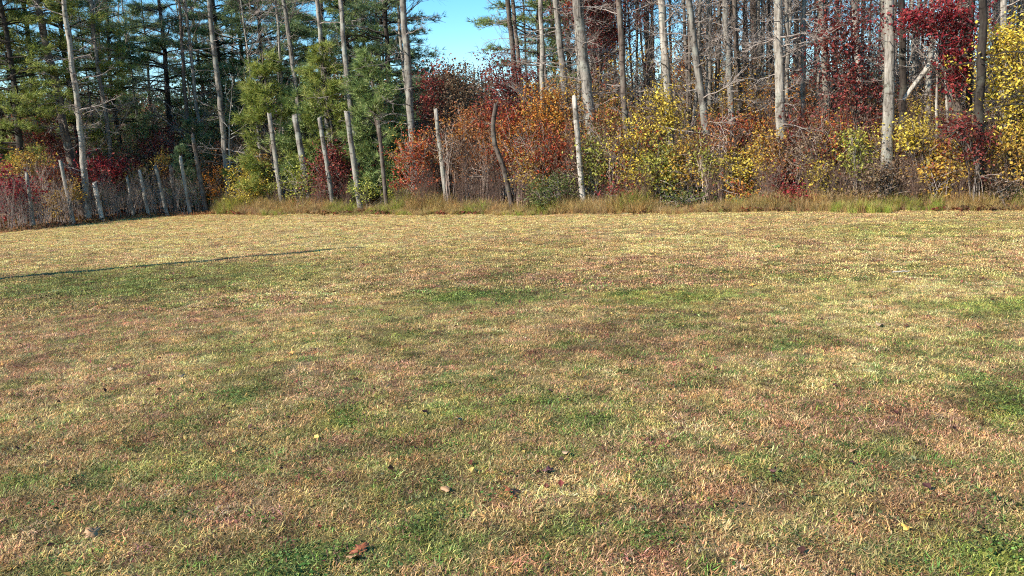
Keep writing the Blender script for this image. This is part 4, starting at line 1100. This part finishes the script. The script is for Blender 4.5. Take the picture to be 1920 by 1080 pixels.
# ------------------------------------------------------------------ single fallen leaves and the pale stick on the lawn
def leaf_shape(seed, lobes, length=.10):
    """lobed, curled leaf blade with thickness, and its stalk"""
    rng = np.random.default_rng(seed); n = 40
    a = np.linspace(0, 2 * math.pi, n, endpoint=False)
    r = (0.46 + 0.10 * np.cos(lobes * a) + 0.04 * rng.standard_normal(n)) * length
    x, y = r * np.cos(a) * 1.15, r * np.sin(a) * .8
    z = .10 * length * np.cos(a * 2 + seed) + .04 * length * rng.standard_normal(n) + .08 * np.abs(y)
    top = np.stack([x, y, z], 1); th = .0012
    V = np.vstack([top, [[0, 0, .004]], top - [0, 0, th], [[0, 0, .004 - th]]])
    i = np.arange(n); j = (i + 1) % n
    T = np.vstack([np.stack([i, j, np.full(n, n)], 1), np.stack([j + n + 1, i + n + 1, np.full(n, 2 * n + 1)], 1)])
    Q = np.stack([i, i + n + 1, j + n + 1, j], 1)
    mb = MB(); mb.add(V, Q, T, np.full(n, .5), np.full(2 * n, .5))
    st = MB(); s = np.linspace(0, 1, 5)
    st.tube(np.stack([-.5 * length - s * .035, .008 * np.sin(s * 3), .01 + s * .01], 1), np.full(5, .0011), 4)
    return mb.mesh('blade', True), st.mesh('stalk')

def dead_leaf_mat(name, c1, c2):
    m, N, L = new_mat(name)
    tc = N.new('ShaderNodeTexCoord'); n1 = N.new('ShaderNodeTexNoise'); n1.inputs['Scale'].default_value = 45; n1.inputs['Detail'].default_value = 5; L.new(tc.outputs['Object'], n1.inputs['Vector'])
    r = ramp(N, [c1, c2]); r.color_ramp.elements[0].position = .3; r.color_ramp.elements[1].position = .7; L.new(n1.outputs['Fac'], r.inputs[0])
    p = N.new('ShaderNodeBsdfPrincipled'); p.inputs['Roughness'].default_value = .65; L.new(r.outputs[0], p.inputs['Base Color'])
    b = N.new('ShaderNodeBump'); b.inputs['Strength'].default_value = .3; L.new(n1.outputs['Fac'], b.inputs['Height']); L.new(b.outputs[0], p.inputs['Normal'])
    o = N.new('ShaderNodeOutputMaterial'); L.new(p.outputs[0], o.inputs['Surface']); return m
DL = {'brown': dead_leaf_mat('dead_leaf_brown', srgb(120, 66, 40), srgb(168, 98, 62)), 'tan': dead_leaf_mat('dead_leaf_tan', srgb(136, 102, 70), srgb(166, 130, 92)),
      'pale': dead_leaf_mat('dead_leaf_pale', srgb(134, 108, 82), srgb(164, 138, 108)), 'purple': dead_leaf_mat('dead_leaf_purple', srgb(64, 36, 40), srgb(104, 60, 58)), 'gold': dead_leaf_mat('dead_leaf_gold', srgb(186, 140, 60), srgb(220, 180, 90))}
SL = [
    ('curled rust-brown oak leaf, the darkest orange leaf in the middle of the near lawn', 960, 932, 'brown', .105, 5),
    ('flat tan leaf in the green weeds at the near lawn corner', 172, 1003, 'tan', .07, 4),
    ('pale beige leaf lying alone on the straw grass, far side of the lawn middle', 1650, 614, 'pale', .095, 4),
    ('tan leaf scrap near the bleached grass before the rust-brown oak leaf', 836, 925, 'tan', .05, 3),
    ('brown leaf with pale edge at the bottom of the view', 675, 1038, 'brown', .07, 4),
    ('tan leaf beside the brown one at the bottom of the view', 664, 1052, 'tan', .06, 3),
    ('small pale leaf on tan grass above the purple scrap', 860, 790, 'pale', .055, 3),
    ('tiny golden leaf on straw grass below the yellow hedge', 1412, 540, 'gold', .09, 4),
    ('dark purple leaf above the rust-brown oak leaf', 1028, 892, 'purple', .05, 5),
    ('dark brown leaf lying among green tufts below the purple patch', 1450, 890, 'purple', .045, 5),
    ('pale twiggy leaf scrap in the pinkish straw of the near middle', 1062, 858, 'pale', .05, 3),
    ('small pale leaf on the pinkish grass beside the dark green patch', 340, 706, 'pale', .06, 3),
    ('little beige leaf in pinkish grass near the lit green strip', 210, 692, 'pale', .06, 4),
    ('tan leaf in the bleached grass next to the yellow weed', 1600, 852, 'tan', .05, 3),
    ('golden leaf by the yellow weed in the near lawn corner', 1700, 1000, 'gold', .055, 4),
]
rng = np.random.default_rng(12)
for k, (lab, px, py, mt, ln, lobes) in enumerate(SL):
    p = G(px, py); p.z = gz(p) + .02
    t = tag(empty('fallen_leaf', p, float(rng.uniform(0, 6.28))), lab, 'leaf', 'single fallen leaves on the lawn')
    t.rotation_euler = (float(rng.normal(0.25, .2)), float(rng.normal(0, .25)), t.rotation_euler[2])
    bl, stk = leaf_shape(800 + k, lobes, ln)
    obj('blade', bl, DL[mt], t); obj('stalk', stk, DL['brown'], t)
a, b = G(1670, 518), G(1706, 517)
mb = MB(); s = np.linspace(0, 1, 7); rng = np.random.default_rng(13)
A_, B_ = np.array(a), np.array(b); Pst = np.outer(1 - s, A_) + np.outer(s, B_) ; Pst[:, 2] = ground_z(Pst[:, 0], Pst[:, 1]) + .05
org = Pst[3].copy(); mb.tube(Pst - org + wobble(rng, 7, .004), np.array([.004, .008, .009, .009, .008, .007, .003]), 7)
o = obj('stick', mb.mesh('stick', True), BARK['white'], None, tuple(org)); tag(o, 'short whitish stick lying across the straw lawn', 'stick')
print('scatter counts', n1, n2, n3, n4, n5)

# things that would read alike: say which is nearer
seen = {}
for o in scene.objects:
    if o.parent is None and o.get('label') and o.get('category') and not o.get('kind'): seen.setdefault(o['label'], []).append(o)
for lab, os_ in seen.items():
    if len(os_) > 1:
        os_.sort(key=lambda q: q.matrix_basis.translation.length)
        words_ = ['the nearer', 'the farther'] if len(os_) == 2 else ['the nearest', 'the middle one', 'the farthest'] if len(os_) == 3 else None
        for q, o in enumerate(os_):
            if words_: o['label'] = lab + ', ' + words_[q]
